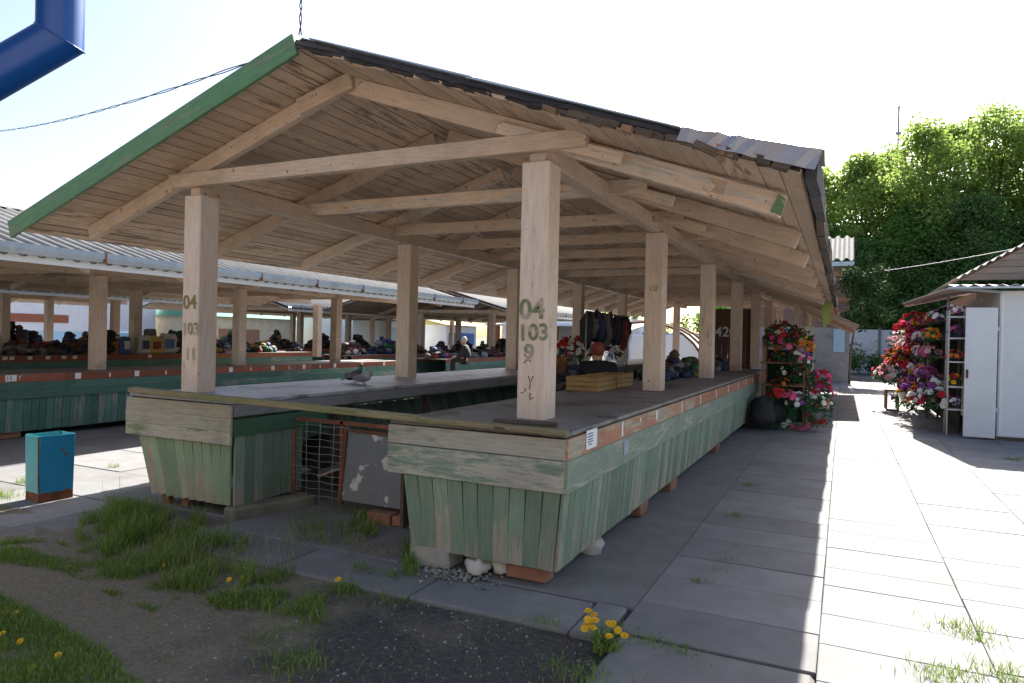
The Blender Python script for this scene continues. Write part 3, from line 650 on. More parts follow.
def mitred(mb, pts, r, n=24):
    """pipe with sharp mitred joints"""
    pts = [Vector(p) for p in pts]; L = len(pts); rings = []
    d0 = (pts[1]-pts[0]).normalized(); ref = d0.orthogonal().normalized(); q = d0.cross(ref)
    base = [ref*(math.cos(2*math.pi*k/n)*r)+q*(math.sin(2*math.pi*k/n)*r) for k in range(n)]
    cur = [pts[0]+b for b in base]; rings.append(cur); d = d0
    for i in range(1, L):
        dn = (pts[i+1]-pts[i]).normalized() if i+1 < L else d
        nrm = (d+dn).normalized()
        cur = [c + d*((pts[i]-c).dot(nrm)/d.dot(nrm)) for c in cur]; rings.append(cur); d = dn
    vs = [p for rg in rings for p in rg]
    mb.quadmesh(vs, [(i*n+k, i*n+(k+1) % n, (i+1)*n+(k+1) % n, (i+1)*n+k) for i in range(L-1) for k in range(n)], None, .5, 0, True)
wallp = e + dr*1.05
pp = thing('downpipe', tuple(e), 'glossy blue metal downpipe with a mitred elbow at the top left corner', 'downpipe')
mitred(mb, [e+Vector((0, 0, .75)), e, wallp], r_); ob = mb.build('pipe', bluem, pp); es = ob.modifiers.new('es', 'EDGE_SPLIT'); es.split_angle = R(30)
mb = MB(); mitred(mb, [e+dr*.012-dr*.0, e+dr*.012+dr*.001], r_*1.0)
mb = MB(); mitred(mb, [wallp, wallp+Vector((0, 0, -2.0))], r_); mb.build('lower_pipe', bluem, pp)
mb = MB(); n = 24; a0 = upd.orthogonal()
nrm = (upd*-1+dr).normalized(); uu = nrm.orthogonal().normalized(); vv = nrm.cross(uu)
ring = []
for k in range(33):
    a = 2*math.pi*k/32; c = Vector((math.cos(a), math.sin(a), 0))*r_*1.015
    t_ = -(c.dot(nrm))/nrm.z; ring.append(e+c+Vector((0, 0, t_)))
mb.tube(ring, .0028, 6, False); mb.build('seam', bluem, pp)

# ================================================================== BIN
bn = thing('litter_bin', tuple(atz(46, 500, -.28)), 'square turquoise and blue steel litter bin with a rusty foot', 'litter bin')
A = Vector((-7.158, 4.118, -.28)); d1 = Vector((math.cos(R(84)), math.sin(R(84)), 0)); L1 = .32; B = A+d1*L1; d2 = Vector((-d1.y, d1.x, 0)); L2 = .27
blue_b = surf('blue_bin_paint', (.03, .32, .58), (.02, .27, .50), grain=False, var=.02, spots=(14, .71, (.18, .09, .04)), dirt=.15, dirtc=(.1, .3, .3), nscale=6, rough=.45, bump=.1)
turq = surf('turquoise_bin_paint', (.10, .42, .46), (.08, .36, .42), grain=False, var=.02, dirt=.2, dirtc=(.25, .3, .25), nscale=6, rough=.45, bump=.1)
def bface(p, q, nm, mt, H=.66, fl=.012):
    dd = (q-p).normalized(); out = Vector((dd.y, -dd.x, 0)); zb = .09; n = 16; mb = MB(); vs = []
    for i in range(n+1):
        f = i/n; vs.append(p.lerp(q, f)+Vector((0, 0, zb+.014*noise.noise(Vector((f*6+p.x*9, p.y, 1)))*2)))
    for i in range(n+1):
        f = i/n; vs.append(p.lerp(q, f)+out*fl+Vector((0, 0, H+.006*noise.noise(Vector((f*5, p.x*5, 3))))))
    mb.quadmesh(vs, [(i, i+1, n+2+i, n+1+i) for i in range(n)], None, .5); mb.build(nm, mt, bn, solid=.004)
    mb = MB(); vs = [p, q]+[vs[n-i] for i in range(n+1)]; mb.quadmesh(vs, [tuple(range(len(vs)))], None, .5); mb.build('rusty_foot', rust, bn, solid=.0035)
# far sides then near sides: left face light turquoise
C_ = A+d2*L2; D_ = B+d2*L2
bface(A, B, 'side_panel', blue_b); bface(B, D_, 'side_panel', turq); bface(D_, C_, 'side_panel', turq); bface(C_, A, 'side_panel', turq)
mb = MB(); mb.beam(A+Vector((0, 0, .10)), A+Vector((-.006, -.006, .66)), .012, .012, (1, 0, 0)); mb.beam(A+d1*.02+Vector((0, 0, .645)), B+Vector((0, 0, .645)), .01, .014); mb.build('rusty_edge', rust, bn)

# ================================================================== STONES, GRAVEL
for (px, py, rx, rz, s_, lb) in ((476, 574, .075, .065, 1, 'smaller pale rubble stone under the front of the right counter'), (502, 573, .085, .075, 5, 'larger rounded pale rubble stone under the front of the right counter')):
    p = atz(px, py, 0); mb = MB(); mb.blob((p.x, p.y+.02, .045), rx, rx, rz, s_, .28, 14, 10, flat=True); tag(mb.build('stone', stone), lb, 'stone', 'stones under the right counter')
mb = MB()
for i in range(1800):
    x = random.uniform(-5.5, -1.0); y = random.uniform(1.4, 3.3); r = random.choice((.003, .004, .005, .007, .010))*random.uniform(.7, 1.2)
    z = hgt(x, y); a = random.random()*3; vs = []
    for dx, dy, dz in ((1, 0, 0), (0, .8, 0), (-1.1, 0, 0), (0, -.9, 0), (.1, .1, .7)): vs.append((x+r*(dx*math.cos(a)-dy*math.sin(a)), y+r*(dx*math.sin(a)+dy*math.cos(a)), z+r*dz))
    mb.quadmesh(vs, [(0, 1, 4), (1, 2, 4), (2, 3, 4), (3, 0, 4)])
for i in range(260):
    p = Vector((-2.20+random.gauss(0, .16), 3.68+random.gauss(0, .06), .002)); r = random.uniform(.004, .016)
    mb.blob(p, r, r, r*.7, i, .3, 6, 4)
tag(mb.build('gravel', plain('pebbles', (.26, .245, .22), .9, var=.5)), kind='stuff')

# ================================================================== GRASS AND DANDELIONS
grassm = leafmat('grass_blades', (.10, .19, .03), (.30, .38, .11), .45)
drym = leafmat('dry_grass', (.30, .24, .13), (.42, .36, .22), .3)
gb = MB(); dry = MB()
def blade(mb, x, y, z, h, lean, az, w_):
    dx, dy = math.cos(az), math.sin(az); px_, py_ = -dy*w_/2, dx*w_/2; vs = []
    for k, f in enumerate((0, .45, .8)):
        o = lean*h*f*f; ww = 1-f*.55; vs += [(x+dx*o+px_*ww, y+dy*o+py_*ww, z+h*f*(1-.25*lean*f)), (x+dx*o-px_*ww, y+dy*o-py_*ww, z+h*f*(1-.25*lean*f))]
    vs.append((x+dx*lean*h, y+dy*lean*h, z+h*(1-.3*lean)))
    mb.quadmesh(vs, [(0, 1, 3, 2), (2, 3, 5, 4), (4, 5, 6)])
def inpoly(x, y, P):
    c = False; j = len(P)-1
    for i in range(len(P)):
        if (P[i][1] > y) != (P[j][1] > y) and x < (P[j][0]-P[i][0])*(y-P[i][1])/(P[j][1]-P[i][1])+P[i][0]: c = not c
        j = i
    return c
def W(pts, z=-.05): return [tuple(atz(a, b, z)[:2]) for a, b in pts]
def patch(P, n, h0, h1, clump=1.3, thr=-.12, w0=.004, mbx=None, zf=None):
    xs = [p[0] for p in P]; ys = [p[1] for p in P]; c = 0; t = 0
    while c < n and t < n*14:
        t += 1; x = random.uniform(min(xs), max(xs)); y = random.uniform(min(ys), max(ys))
        if not inpoly(x, y, P): continue
        d = noise.noise(Vector((x*clump*2, y*clump*2, 5)))
        if d < thr+random.uniform(-.15, .15): continue
        h = random.uniform(h0, h1)*(.75+.8*max(0, d)); z = (zf or hgt)(x, y) if not callable(zf) else zf(x, y)
        blade(mbx or gb, x, y, z-.005, h, random.uniform(.1, .9), random.uniform(0, 6.28), w0*random.uniform(.8, 2.0)); c += 1
patch(W([(75, 545), (85, 505), (130, 500), (230, 535), (262, 560), (250, 592), (200, 600), (140, 585), (100, 575)]), 5200, .05, .19, 2.4, .05)
patch(W([(100, 530), (120, 508), (150, 512), (165, 540), (130, 552)]), 1300, .10, .27, 1.5, -.3)
patch(W([(0, 540), (60, 545), (110, 560), (180, 600), (150, 615), (60, 575), (0, 566)]), 3600, .015, .06, 2.2, -.05)
patch(W([(190, 590), (300, 570), (420, 575), (300, 640), (215, 622)]), 1100, .03, .09, 2.2, .18)
patch(W([(205, 600), (250, 592), (292, 597), (270, 616), (215, 612)]), 900, .03, .10, 2, -.3)
patch(W([(-120, 590), (0, 600), (60, 628), (105, 655), (150, 700), (-150, 760)]), 17000, .025, .075, 1.4, -.55, .0035)
patch(W([(280, 548), (300, 520), (345, 512), (378, 520), (375, 545), (330, 556)]), 520, .06, .2, 2, -.1)
patch(W([(345, 545), (352, 522), (378, 522), (380, 545)]), 130, .1, .2, 2, -.9, .008)
patch(W([(402, 575), (404, 550), (414, 548), (418, 578)], 0), 220, .06, .16, 2, -.9, zf=lambda x, y: .0)
patch(W([(290, 552), (400, 545), (400, 565), (330, 562)]), 450, .05, .10, 2, -.1, .003, mbx=dry)
patch(W([(150, 555), (300, 545), (300, 580), (160, 590)]), 260, .08, .24, 2, -.5, .0025, mbx=dry)
for px, py, n, h in ((545, 622, 60, .04), (620, 628, 50, .04), (575, 672, 160, .05), (654, 640, 40, .03), (679, 650, 70, .025), (735, 516, 60, .045), (735, 545, 18, .03), (700, 582, 50, .03), (748, 485, 70, .04), (722, 560, 24, .03), (716, 570, 16, .02),
                   (961, 628, 130, .05), (975, 640, 60, .04), (938, 676, 130, .05), (1008, 678, 160, .06), (955, 672, 50, .03), (1013, 460, 120, .05), (20, 462, 0, .05), (30, 482, 160, .07), (5, 497, 160, .09), (115, 467, 50, .08), (200, 458, 0, .1), (700, 455, 60, .05), (296, 663, 200, .06), (270, 640, 60, .04), (345, 592, 130, .05), (395, 600, 120, .035), (480, 607, 30, .03), (770, 425, 30, .05), (640, 640, 40, .03)):
    zz = -.28 if px < 150 and py < 500 else (0 if px > 500 else -.03)
    c = atz(px, py, zz); k = .03+.0004*n
    for i in range(n):
        blade(gb, c.x+random.gauss(0, k), c.y+random.gauss(0, k*.7), zz-.004, h*random.uniform(.5, 1.3), random.uniform(.2, 1.2), random.uniform(0, 6.28), .005)
for i in range(14):   # tall seeding stalks in front of the left aisle
    p = atz(random.uniform(150, 240), random.uniform(515, 560), -.05); blade(dry, p.x, p.y, p.z, random.uniform(.2, .42), random.uniform(.05, .3), random.uniform(0, 6.28), .0022)
for i in range(7):
    p = atz(random.uniform(98, 128), random.uniform(505, 520), -.15); blade(dry, p.x, p.y, p.z, random.uniform(.25, .4), random.uniform(.05, .25), random.uniform(0, 6.28), .0025)
patch(W([(0, 572), (200, 620), (420, 600), (585, 650), (580, 700), (150, 700), (60, 620)]), 420, .01, .03, 3, .1)
patch(W([(0, 560), (200, 590), (420, 590), (585, 640), (580, 700), (150, 700), (60, 620)]), 500, .006, .02, 3, -.3, .003, mbx=dry)
for i in range(260):   # fallen straw and scraps lying flat
    x, y = random.uniform(-5.6, -1.1), random.uniform(1.5, 3.25); a = random.uniform(0, 6.28); L = random.uniform(.012, .05); z = hgt(x, y)+.004
    dx, dy = math.cos(a)*L, math.sin(a)*L; dry.quadmesh([(x, y, z), (x+dx-dy*.06, y+dy+dx*.06, z+.003), (x+dx, y+dy, z+.004), (x+dy*.06, y-dx*.06, z+.001)], [(0, 1, 2, 3)])
# broad weed leaves
for px, py, n in ((603, 650, 34), (605, 655, 26), (345, 592, 12), (368, 540, 10), (235, 600, 16), (110, 550, 10)):
    c = atz(px, py, -.03)
    for i in range(n): blade(gb, c.x+random.gauss(0, .03), c.y+random.gauss(0, .03), -.03, random.uniform(.06, .14), random.uniform(.5, 1.2), random.uniform(0, 6.28), .014)
tag(gb.build('grass', grassm), kind='stuff'); tag(dry.build('dry_grass', drym), kind='stuff')

yel = plain('dandelion_yellow', (.85, .52, .01), .7, var=.15); stemm = plain('flower_stem', (.16, .26, .07), .6)
def head(mb, c, r, tilt=(0, 0)):
    c = Vector(c); nrm = Vector((tilt[0], tilt[1], 1)).normalized(); u = nrm.orthogonal().normalized(); v = nrm.cross(u)
    for ring, (rr, hh, n) in enumerate(((1, .10, 16), (.78, .28, 13), (.5, .42, 9), (.25, .5, 5))):
        for k in range(n):
            a = 2*math.pi*(k+ring*.37)/n; d = u*math.cos(a)+v*math.sin(a); t = nrm.cross(d)
            tip = c+d*r*rr+nrm*r*hh; w_ = r*.13
            mb.quadmesh([c+nrm*r*.1-t*w_*.5, c+nrm*r*.1+t*w_*.5, tip+t*w_, tip-t*w_], [(0, 1, 2, 3)])
def dandelion(px, py, z, hd, label, r=.019, hh=.07):
    c = atz(px, py, z); t = thing('dandelion', tuple(c), label, 'flower', 'yellow dandelions')
    for ox, oy, h in hd:
        p = c+Vector((ox, oy, h)); mb = MB(); mb.tube([c+Vector((ox*.2, oy*.2, -.01)), c+Vector((ox*.5, oy*.5, h*.55)), p], .0022, 5); mb.build('stem', stemm, t)
        mb = MB(); head(mb, p, r, (random.uniform(-.3, .3), random.uniform(-.9, -.2))); mb.build('flower_head', yel, t)
hd = [(-.075, .03, .155), (-.065, 0, .125), (-.07, -.01, .10), (-.03, .01, .125), (-.045, .03, .14), (-.06, .02, .11), (.035, .03, .115), (.055, .02, .12), (.08, .02, .095), (.05, -.02, .075), (.12, .0, .085), (-.07, -.03, .09), (-.035, -.01, .095)]
dandelion(600, 648, -.02, hd, 'tall clump of dandelions with a dozen yellow heads at the edge of the paved aisle', .020)
for px, py, z, h, lb in ((338, 587, -.03, .045, 'single large dandelion on the kerb in front of the mesh gate'), (229, 583, -.04, .02, 'left one of two small dandelions in front of the left counter'), (244, 580, -.04, .02, 'right one of two small dandelions in front of the left counter'),
                        (6, 618, -.04, .03, 'leftmost dandelion at the top of the corner grass'), (15, 619, -.04, .03, 'second dandelion from the left at the top of the corner grass'), (2, 640, -.04, .03, 'dandelion at the left picture edge in the middle of the corner grass'), (20, 648, -.04, .03, 'dandelion left of centre in the corner grass'),
                        (58, 662, -.04, .03, 'dandelion farthest right in the corner grass'), (32, 675, -.04, .03, 'dandelion near the lower middle of the corner grass'), (17, 684, -.04, .02, 'lowest dandelion in the corner grass'), (164, 570, -.04, .03, 'left pale dandelion in the long grass before the left counter'), (177, 567, -.04, .03, 'right pale dandelion in the long grass before the left counter')):
    dandelion(px, py, z, [(0, 0, h)], lb, .017 if px != 338 else .021)

# ================================================================== FLOWER STALLS
leafd = leafmat('artificial_leaves', (.02, .07, .03), (.05, .14, .05), .15)
PET = {k: leafmat('petals_'+k, c, tuple(min(1, x*1.3+.04) for x in c), .25) for k, c in dict(red=(.55, .02, .03), pink=(.75, .15, .30), white=(.8, .76, .72), yellow=(.8, .50, .03), purple=(.28, .07, .32), orange=(.75, .22, .03), magenta=(.5, .03, .18), pale=(.8, .45, .48), wine=(.18, .01, .03)).items()}
def blossom(mb, c, r, nrm):
    c = Vector(c); u = nrm.orthogonal().normalized(); v = nrm.cross(u)
    for ring, (r0, r1, h0, h1, n) in enumerate(((.15, 1.0, .0, .25, 6), (.1, .62, .1, .5, 5), (.0, .3, .25, .6, 4))):
        for k in range(n):
            a = 2*math.pi*(k+ring*.4)/n+c.x*40; d = u*math.cos(a)+v*math.sin(a); t = nrm.cross(d)
            w0, w1 = r*.2, r*.42*(1-ring*.25)
            mb.quadmesh([c+d*r*r0+nrm*r*h0-t*w0, c+d*r*r0+nrm*r*h0+t*w0, c+d*r*(r0+r1)*.6+nrm*r*h1*.9+t*w1, c+d*r*r1+nrm*r*h1+t*w1*.3, c+d*r*r1+nrm*r*h1-t*w1*.3, c+d*r*(r0+r1)*.6+nrm*r*h1*.9-t*w1], [(0, 1, 2, 3, 4, 5)])
def bouquet(cols, size, nb, seed, label, group, loc, br=.045, squash=.75, leaves=60, low=False):
    rnd_ = random.Random(seed); t = thing('flower_bouquet', loc, label, 'bouquet', group); o = Vector(loc); mbs = {c: MB() for c in cols}; lf = MB()
    for i in range(nb):
        a = rnd_.uniform(0, 6.28); e_ = rnd_.uniform(-.25 if not low else 0, 1)**1 * 1.45; d = Vector((math.cos(a)*math.cos(e_), math.sin(a)*math.cos(e_), math.sin(e_)*squash))
        blossom(mbs[rnd_.choice(cols)], o+d*size*rnd_.uniform(.75, 1.02), br*rnd_.uniform(.75, 1.2), (d+Vector((0, -.25, .1))).normalized())
    for i in range(leaves):
        a = rnd_.uniform(0, 6.28); e_ = rnd_.uniform(-1.0, 1.2); d = Vector((math.cos(a)*math.cos(e_), math.sin(a)*math.cos(e_), math.sin(e_)*squash)); L = size*rnd_.uniform(.25, .45)
        c = o+d*size*rnd_.uniform(.45, .9); q = (d+Vector((rnd_.uniform(-.7, .7), rnd_.uniform(-.7, .7), rnd_.uniform(-.7, .4)))).normalized(); s_ = q.orthogonal().normalized()*L*.2
        lf.quadmesh([c, c+q*L*.5+s_, c+q*L, c+q*L*.5-s_], [(0, 1, 2, 3)])
    for c in cols:
        if mbs[c].v: mbs[c].build('blossoms', PET[c], t)
    lf.build('foliage', leafd, t); return t
# stand at the far end of the right counter
fr = thing('flower_stand', (-.95, 13.4, 0), 'wooden flower stand at the far end of the right counter', 'stand')
for x in (-1.30, -.62):
    for y in (13.05, 13.65):
        mb = MB(); mb.box(x, x+.035, y, y+.035, 0, 1.62 if x < -1 else 1.45, jit=.003); mb.build('upright', brownwood, fr)
for z, x1 in ((.72, -.55), (1.12, -.55), (1.42, -.58)):
    mb = MB(); mb.box(-1.33, x1, 13.0, 13.72, z, z+.025); mb.build('shelf', brownwood, fr)
mb = MB(); mb.box(-1.30, -.62, 13.76, 13.78, .02, 1.36, .5); mb.build('shade_sheet', plain('dark_green_backing', (.015, .03, .02), .9), fr)  # dark sheet added to deepen the shade behind the sparse bouquets
G1 = 'bouquets on the stand by the right counter'
for i, (px, py, y, cols, sz, nb, lb) in enumerate(((783, 335, 13.3, ('red', 'wine'), .27, 40, 'dark red bouquet on top of the left flower stand'), (797, 340, 13.6, ('red', 'yellow', 'magenta'), .24, 34, 'red and yellow bouquet behind the top of the left flower stand'),
        (773, 341, 13.0, ('red', 'magenta'), .15, 16, 'small red bouquet at the left top of the left flower stand'), (803, 349, 13.2, ('yellow', 'orange'), .17, 24, 'yellow bouquet on the upper right of the left flower stand'),
        (786, 352, 13.0, ('pink', 'orange'), .18, 20, 'pink and orange bouquet in the middle of the left flower stand'), (800, 360, 13.0, ('pink', 'white', 'purple'), .19, 22, 'pink and white bouquet under the yellow one on the left flower stand'),
        (803, 376, 13.0, ('orange', 'wine'), .19, 8, 'mostly green bunch with few orange blossoms on the left flower stand'), (819, 378, 13.2, ('red', 'pink'), .17, 20, 'red bouquet at the right of the left flower stand'),
        (818, 391, 13.1, ('red', 'magenta'), .2, 26, 'crimson bouquet low on the right of the left flower stand'), (812, 403, 12.9, ('white', 'pale'), .2, 24, 'white bouquet near the ground at the left flower stand'),
        (822, 405, 13.2, ('orange', 'pale', 'white'), .17, 20, 'cream and orange bouquet near the ground at the left flower stand'), (797, 402, 12.7, ('white', 'purple'), .19, 12, 'dark bunch with a few white blossoms at the foot of the left flower stand'),
        (779, 361, 13.3, ('wine', 'pink'), .17, 14, 'dark pink bunch at the left middle of the left flower stand'), (790, 372, 13.2, ('wine', 'white', 'purple'), .18, 12, 'mixed dark bunch in the centre of the left flower stand'), (781, 386, 13.1, ('wine', 'orange'), .17, 10, 'dark orange bunch on the lowest shelf of the left flower stand'), (789, 397, 12.6, ('pink',), .12, 14, 'bright pink bunch before the black shadow lumps at the left flower stand'), (776, 393, 12.5, ('red',), .13, 14, 'bright red bunch in front of the black shadow lumps'))):
    p = aty(px, py, y); bouquet(cols, sz*1.15, int(nb*1.2), 100+i, lb, G1, tuple(p), .045, leaves=170)
for i, (px, py, y, sz, lb) in enumerate(((780, 411, 12.6, .30, 'dark green fir wreath leaning at the left of the left flower stand'), (800, 416, 12.7, .26, 'dark green fir wreath leaning in the middle of the left flower stand'), (818, 412, 13.0, .22, 'dark green fir wreath leaning at the right of the left flower stand'))):
    p = aty(px, py, y); p.z = max(p.z, sz*.8); t = thing('fir_wreath', tuple(p), lb, 'wreath', 'wreaths at the left flower stand'); mb = MB(); rr = random.Random(i)
    for k in range(420):
        a = rr.uniform(0, 6.28); b_ = rr.uniform(0, 6.28); q = Vector((math.cos(a)*(sz*.72+math.cos(b_)*.06), math.sin(b_)*.06+math.sin(a)*.10, math.sin(a)*(sz*.85+math.cos(b_)*.06)))
        dd = Vector((rr.uniform(-1, 1), rr.uniform(-1, 1), rr.uniform(-1, 1))).normalized(); s_ = dd.orthogonal().normalized()*.008
        mb.quadmesh([p+q-s_, p+q+s_, p+q+dd*.07], [(0, 1, 2)])
    mb.build('fir_twigs', leafd, t)
    mb = MB()
    for k in range(7): a = rr.uniform(3.3, 6.1); blossom(mb, p+Vector((math.cos(a)*sz*.7, -.07, math.sin(a)*sz*.8)), .05, Vector((0, -1, .2)).normalized())
    mb.build('blossoms', PET[('white', 'pink', 'red')[i]], t)
for i, (px, y, r, h, lb) in enumerate(((762, 12.35, .16, .62, 'tall black lump standing in for shadow against the end of the right counter'), (772, 12.75, .15, .55, 'shorter black lump standing in for shadow between the tall one and the flower stand'))):
    p = aty(px, 420, y); mb = MB(); mb.blob((p.x, y, h*.42), r*1.35, r*1.3, h*.5, i+20, .16, 18, 14, flat=True, fr=2.6); tag(mb.build('sack', plain('shadow_black', (.018, .018, .02), .75)), lb, 'sack', 'black lumps standing for shadow by the right counter')  # black lumps stand in for the shadow beside the counter end

# kiosk on the right
kz = thing('white_kiosk', (3.6, 15.3, 0), 'white metal kiosk with an open door on the right side of the aisle', 'kiosk')
kwh = surf('kiosk_white_paint', (.74, .75, .76), (.69, .70, .71), worn=(.45, .35, .27), worn_amt=.02, grain=False, var=.02, dirt=.22, dirtc=(.5, .48, .44), bump=.05, rough=.5, nscale=2.2)
mb = MB(); mb.box(2.26, 5.6, 13.38, 17.5, .06, 2.40, .5); mb.build('wall', kwh, kz)
mb = MB()
for x in (2.28, 3.25, 4.3): mb.box(x, x+.035, 13.366, 13.3785, .07, 2.38, .5)
for z in (.09, 2.33): mb.box(2.32, 5.55, 13.370, 13.3785, z, z+.03, .5)
mb.build('frame_strip', whitem, kz)
dr_ = MB(); dr_.box(1.79, 2.225, 13.295, 13.325, .03, 2.13, .5); d_ob = dr_.build('door', kwh, kz, bevel=.004)
mb = MB(); mb.box(1.81, 1.84, 13.27, 13.294, .98, 1.12); mb.build('latch', rust, d_ob)
for z in (.45, 1.75):
    mb = MB(); mb.box(2.20, 2.275, 13.315, 13.375, z, z+.07); mb.build('hinge', gutterm, d_ob)
mb = MB(); mb.box(2.1, 5.8, 13.36, 17.5, 0, .06); mb.build('plinth', darkwood, kz)
mb = MB(); n = 96; vs = []
for i in range(n+1):
    x = 1.50+4.3*i/n; hh = .018*math.cos(i*2*math.pi/4.0); xb = 2.55+3.25*i/n
    vs += [(x, 13.02, 2.47+hh), (xb, 17.6, 2.80+hh)]
mb.quadmesh(vs, [(2*i, 2*i+2, 2*i+3, 2*i+1) for i in range(n)], None, .5); mb.build('roof', whitem, kz, solid=.006)
mb = MB(); mb.beam((1.5, 13.03, 2.435), (5.8, 13.03, 2.435), .03, .03); mb.beam((1.52, 13.05, 2.43), (2.26, 13.36, 2.38), .04, .04); mb.build('roof_rail', gutterm, kz)
aw = MB(); pts = [(1.48, 13.10, 2.43), (1.04, 15.5, 2.33), (1.40, 20.2, 2.50), (2.30, 20.2, 2.70), (2.30, 13.10, 2.47)]
aw.quadmesh(pts+[(a, b_, c-.02) for a, b_, c in pts], [(0, 1, 2, 3, 4), (9, 8, 7, 6, 5)]+[(i, 5+i, 5+(i+1) % 5, (i+1) % 5) for i in range(5)], None, .5)
aw.build('awning', surf('pinkish_tarp', (.52, .38, .33), (.46, .33, .29), grain=False, var=.02, dirt=.3, bump=0), kz)
mb = MB()
for x, y in ((1.60, 13.75), (1.6, 16.6), (1.6, 19.6)): mb.tube([(x, y, 0), (x, y, 2.36)], .014, 6)
for z in (1.95, 2.2): mb.tube([(1.6, 13.75, z), (1.6, 19.6, z)], .010, 6)
mb.build('awning_frame', wirem, kz)
sh = thing('shelf_rack', (1.85, 13.7, 0), 'white metal shelf rack beside the open kiosk door', 'rack')
for k, z in enumerate((.42, .80, 1.22, 1.62, 1.98)):
    mb = MB(); mb.box(1.60, 2.2, 13.62, 13.95, z, z+.02); mb.build('shelf', whitem, sh)
mb = MB()
for x in (1.60, 2.2):
    for y in (13.62, 13.95): mb.box(x-.01, x+.01, y-.01, y+.01, .0, 2.1)
mb.build('frame', wirem, sh)
G3 = 'small pots of flowers on the white shelf rack'
for k, (z, c, lb) in enumerate(((.44, ('purple', 'white'), 'lowest'), (.82, ('red', 'yellow'), 'second lowest'), (1.24, ('red', 'orange'), 'middle'), (1.64, ('purple', 'pink'), 'second highest'), (2.0, ('white', 'purple'), 'highest'))):
    bouquet(c, .13, 16, 300+k, 'flower bunch on the %s shelf beside the open kiosk door' % lb, G3, (1.70, 13.72, z+.10), .035, leaves=30)
rk = thing('flower_rack', (1.55, 16.8, 0), 'long dark flower rack under the kiosk awning facing the aisle', 'rack')
for z in (.55, .95, 1.3, 1.62, 1.95):
    mb = MB(); mb.box(1.50, 1.80, 14.0, 19.4, z-.02, z); mb.build('shelf', darkwood, rk)
for y in (14.0, 16.7, 19.38):
    mb = MB(); mb.box(1.78, 1.82, y, y+.04, 0, 2.1); mb.build('upright', darkwood, rk)
mb = MB(); mb.box(1.83, 1.85, 14.0, 19.4, .05, 2.1); mb.build('back_panel', plain('dark_green_backing', (.015, .03, .02), .9), rk)
G2 = 'flower bunches on the rack under the kiosk awning'
ys = (14.25, 14.9, 15.6, 16.5, 17.5, 18.7); rown = ('lowest', 'second', 'third', 'fourth', 'top'); cn = ('first', 'second', 'third', 'fourth', 'fifth', 'farthest')
pal = (('white', 'red'), ('red', 'pink'), ('yellow', 'orange'), ('purple', 'magenta'), ('red', 'orange'), ('white', 'purple'), ('pale', 'pink'))
protos = {}
for r_i, z in enumerate((.62, 1.0, 1.36, 1.68, 1.98)):
    for c_i, y in enumerate(ys):
        ky = (r_i*3+c_i*2+(r_i*c_i)) % 7; lb = '%s and %s bunch, %s from the door, %s row of awning rack' % (*pal[ky], cn[c_i], rown[r_i])
        x = 1.50-.04*(5-r_i)+random.uniform(-.03, .03)
        if ky not in protos: protos[ky] = bouquet(pal[ky], .17, 20, 400+ky, lb, G2, (x, y, z), .045, leaves=70)
        else: copy_tree(protos[ky], (x, y, z), random.uniform(0, 6.28), lb)
# big wreaths and bunches leaning at the front
for k, (px, py, y, c, s_, lb) in enumerate(((921, 402, 14.3, ('red', 'white'), .28, 'red and white bunch on the ground at the near end of the awning rack'), (937, 400, 13.9, ('white', 'red', 'wine'), .26, 'white and red bunch on the ground nearest the open door'), (908, 398, 15.4, ('white', 'purple', 'yellow'), .27, 'white and yellow bunch on the ground left of the red and white one'), (912, 386, 15.2, ('purple', 'wine'), .24, 'purple bunch standing behind the ground bunches of the awning rack'), (932, 385, 14.2, ('wine', 'purple', 'white'), .22, 'dark red and purple bunch above the bunch nearest the door'))):
    p = aty(px, py, y); bouquet(c, s_, 34, 500+k, lb, 'big bunches in front of the awning rack', tuple(p), .06, leaves=150)
st2 = thing('flower_bench', (1.05, 19.0, 0), 'small wooden bench under the pink bouquets at the far end of the kiosk awning', 'bench')
mb = MB(); mb.box(.92, 1.2, 18.2, 18.9, .42, .46); mb.build('seat', brownwood, st2)
for x in (.94, 1.18):
    for y in (18.23, 18.87): mb = MB(); mb.box(x-.02, x+.02, y-.02, y+.02, 0, .42); mb.build('leg', brownwood, st2)
for k, (px, py, y, c, s_, lb) in enumerate(((915, 324, 18.2, ('red',), .33, 'round bright red bouquet, topmost at the outer end of the kiosk awning'), (906, 329, 18.0, ('red', 'pink'), .24, 'red and pink bouquet just below the round red one'), (903, 342, 18.3, ('pale', 'white'), .33, 'pale pink bouquet below the red ones at the awning end'), (912, 346, 18.6, ('red', 'pink'), .25, 'red and pink bouquet right of the pale pink one'),
        (897, 357, 18.2, ('yellow', 'red', 'orange'), .28, 'yellow and red bouquet in the middle of the outer column'), (904, 362, 18.0, ('red', 'wine'), .26, 'crimson bouquet right of the yellow and red one'), (887, 374, 18.3, ('white', 'pale', 'pink'), .33, 'white and pink bouquet, leftmost on the wooden flower bench'), (899, 377, 18.2, ('wine', 'white', 'purple'), .33, 'dark red and white bouquet on the wooden flower bench'), (893, 366, 18.6, ('pink', 'red'), .24, 'pink and red bouquet above the bench bouquets'))):
    p = aty(px, py, y); bouquet(c, s_, 34, 600+k, lb, 'bouquets at the outer end of the kiosk awning', tuple(p), .066, leaves=120)

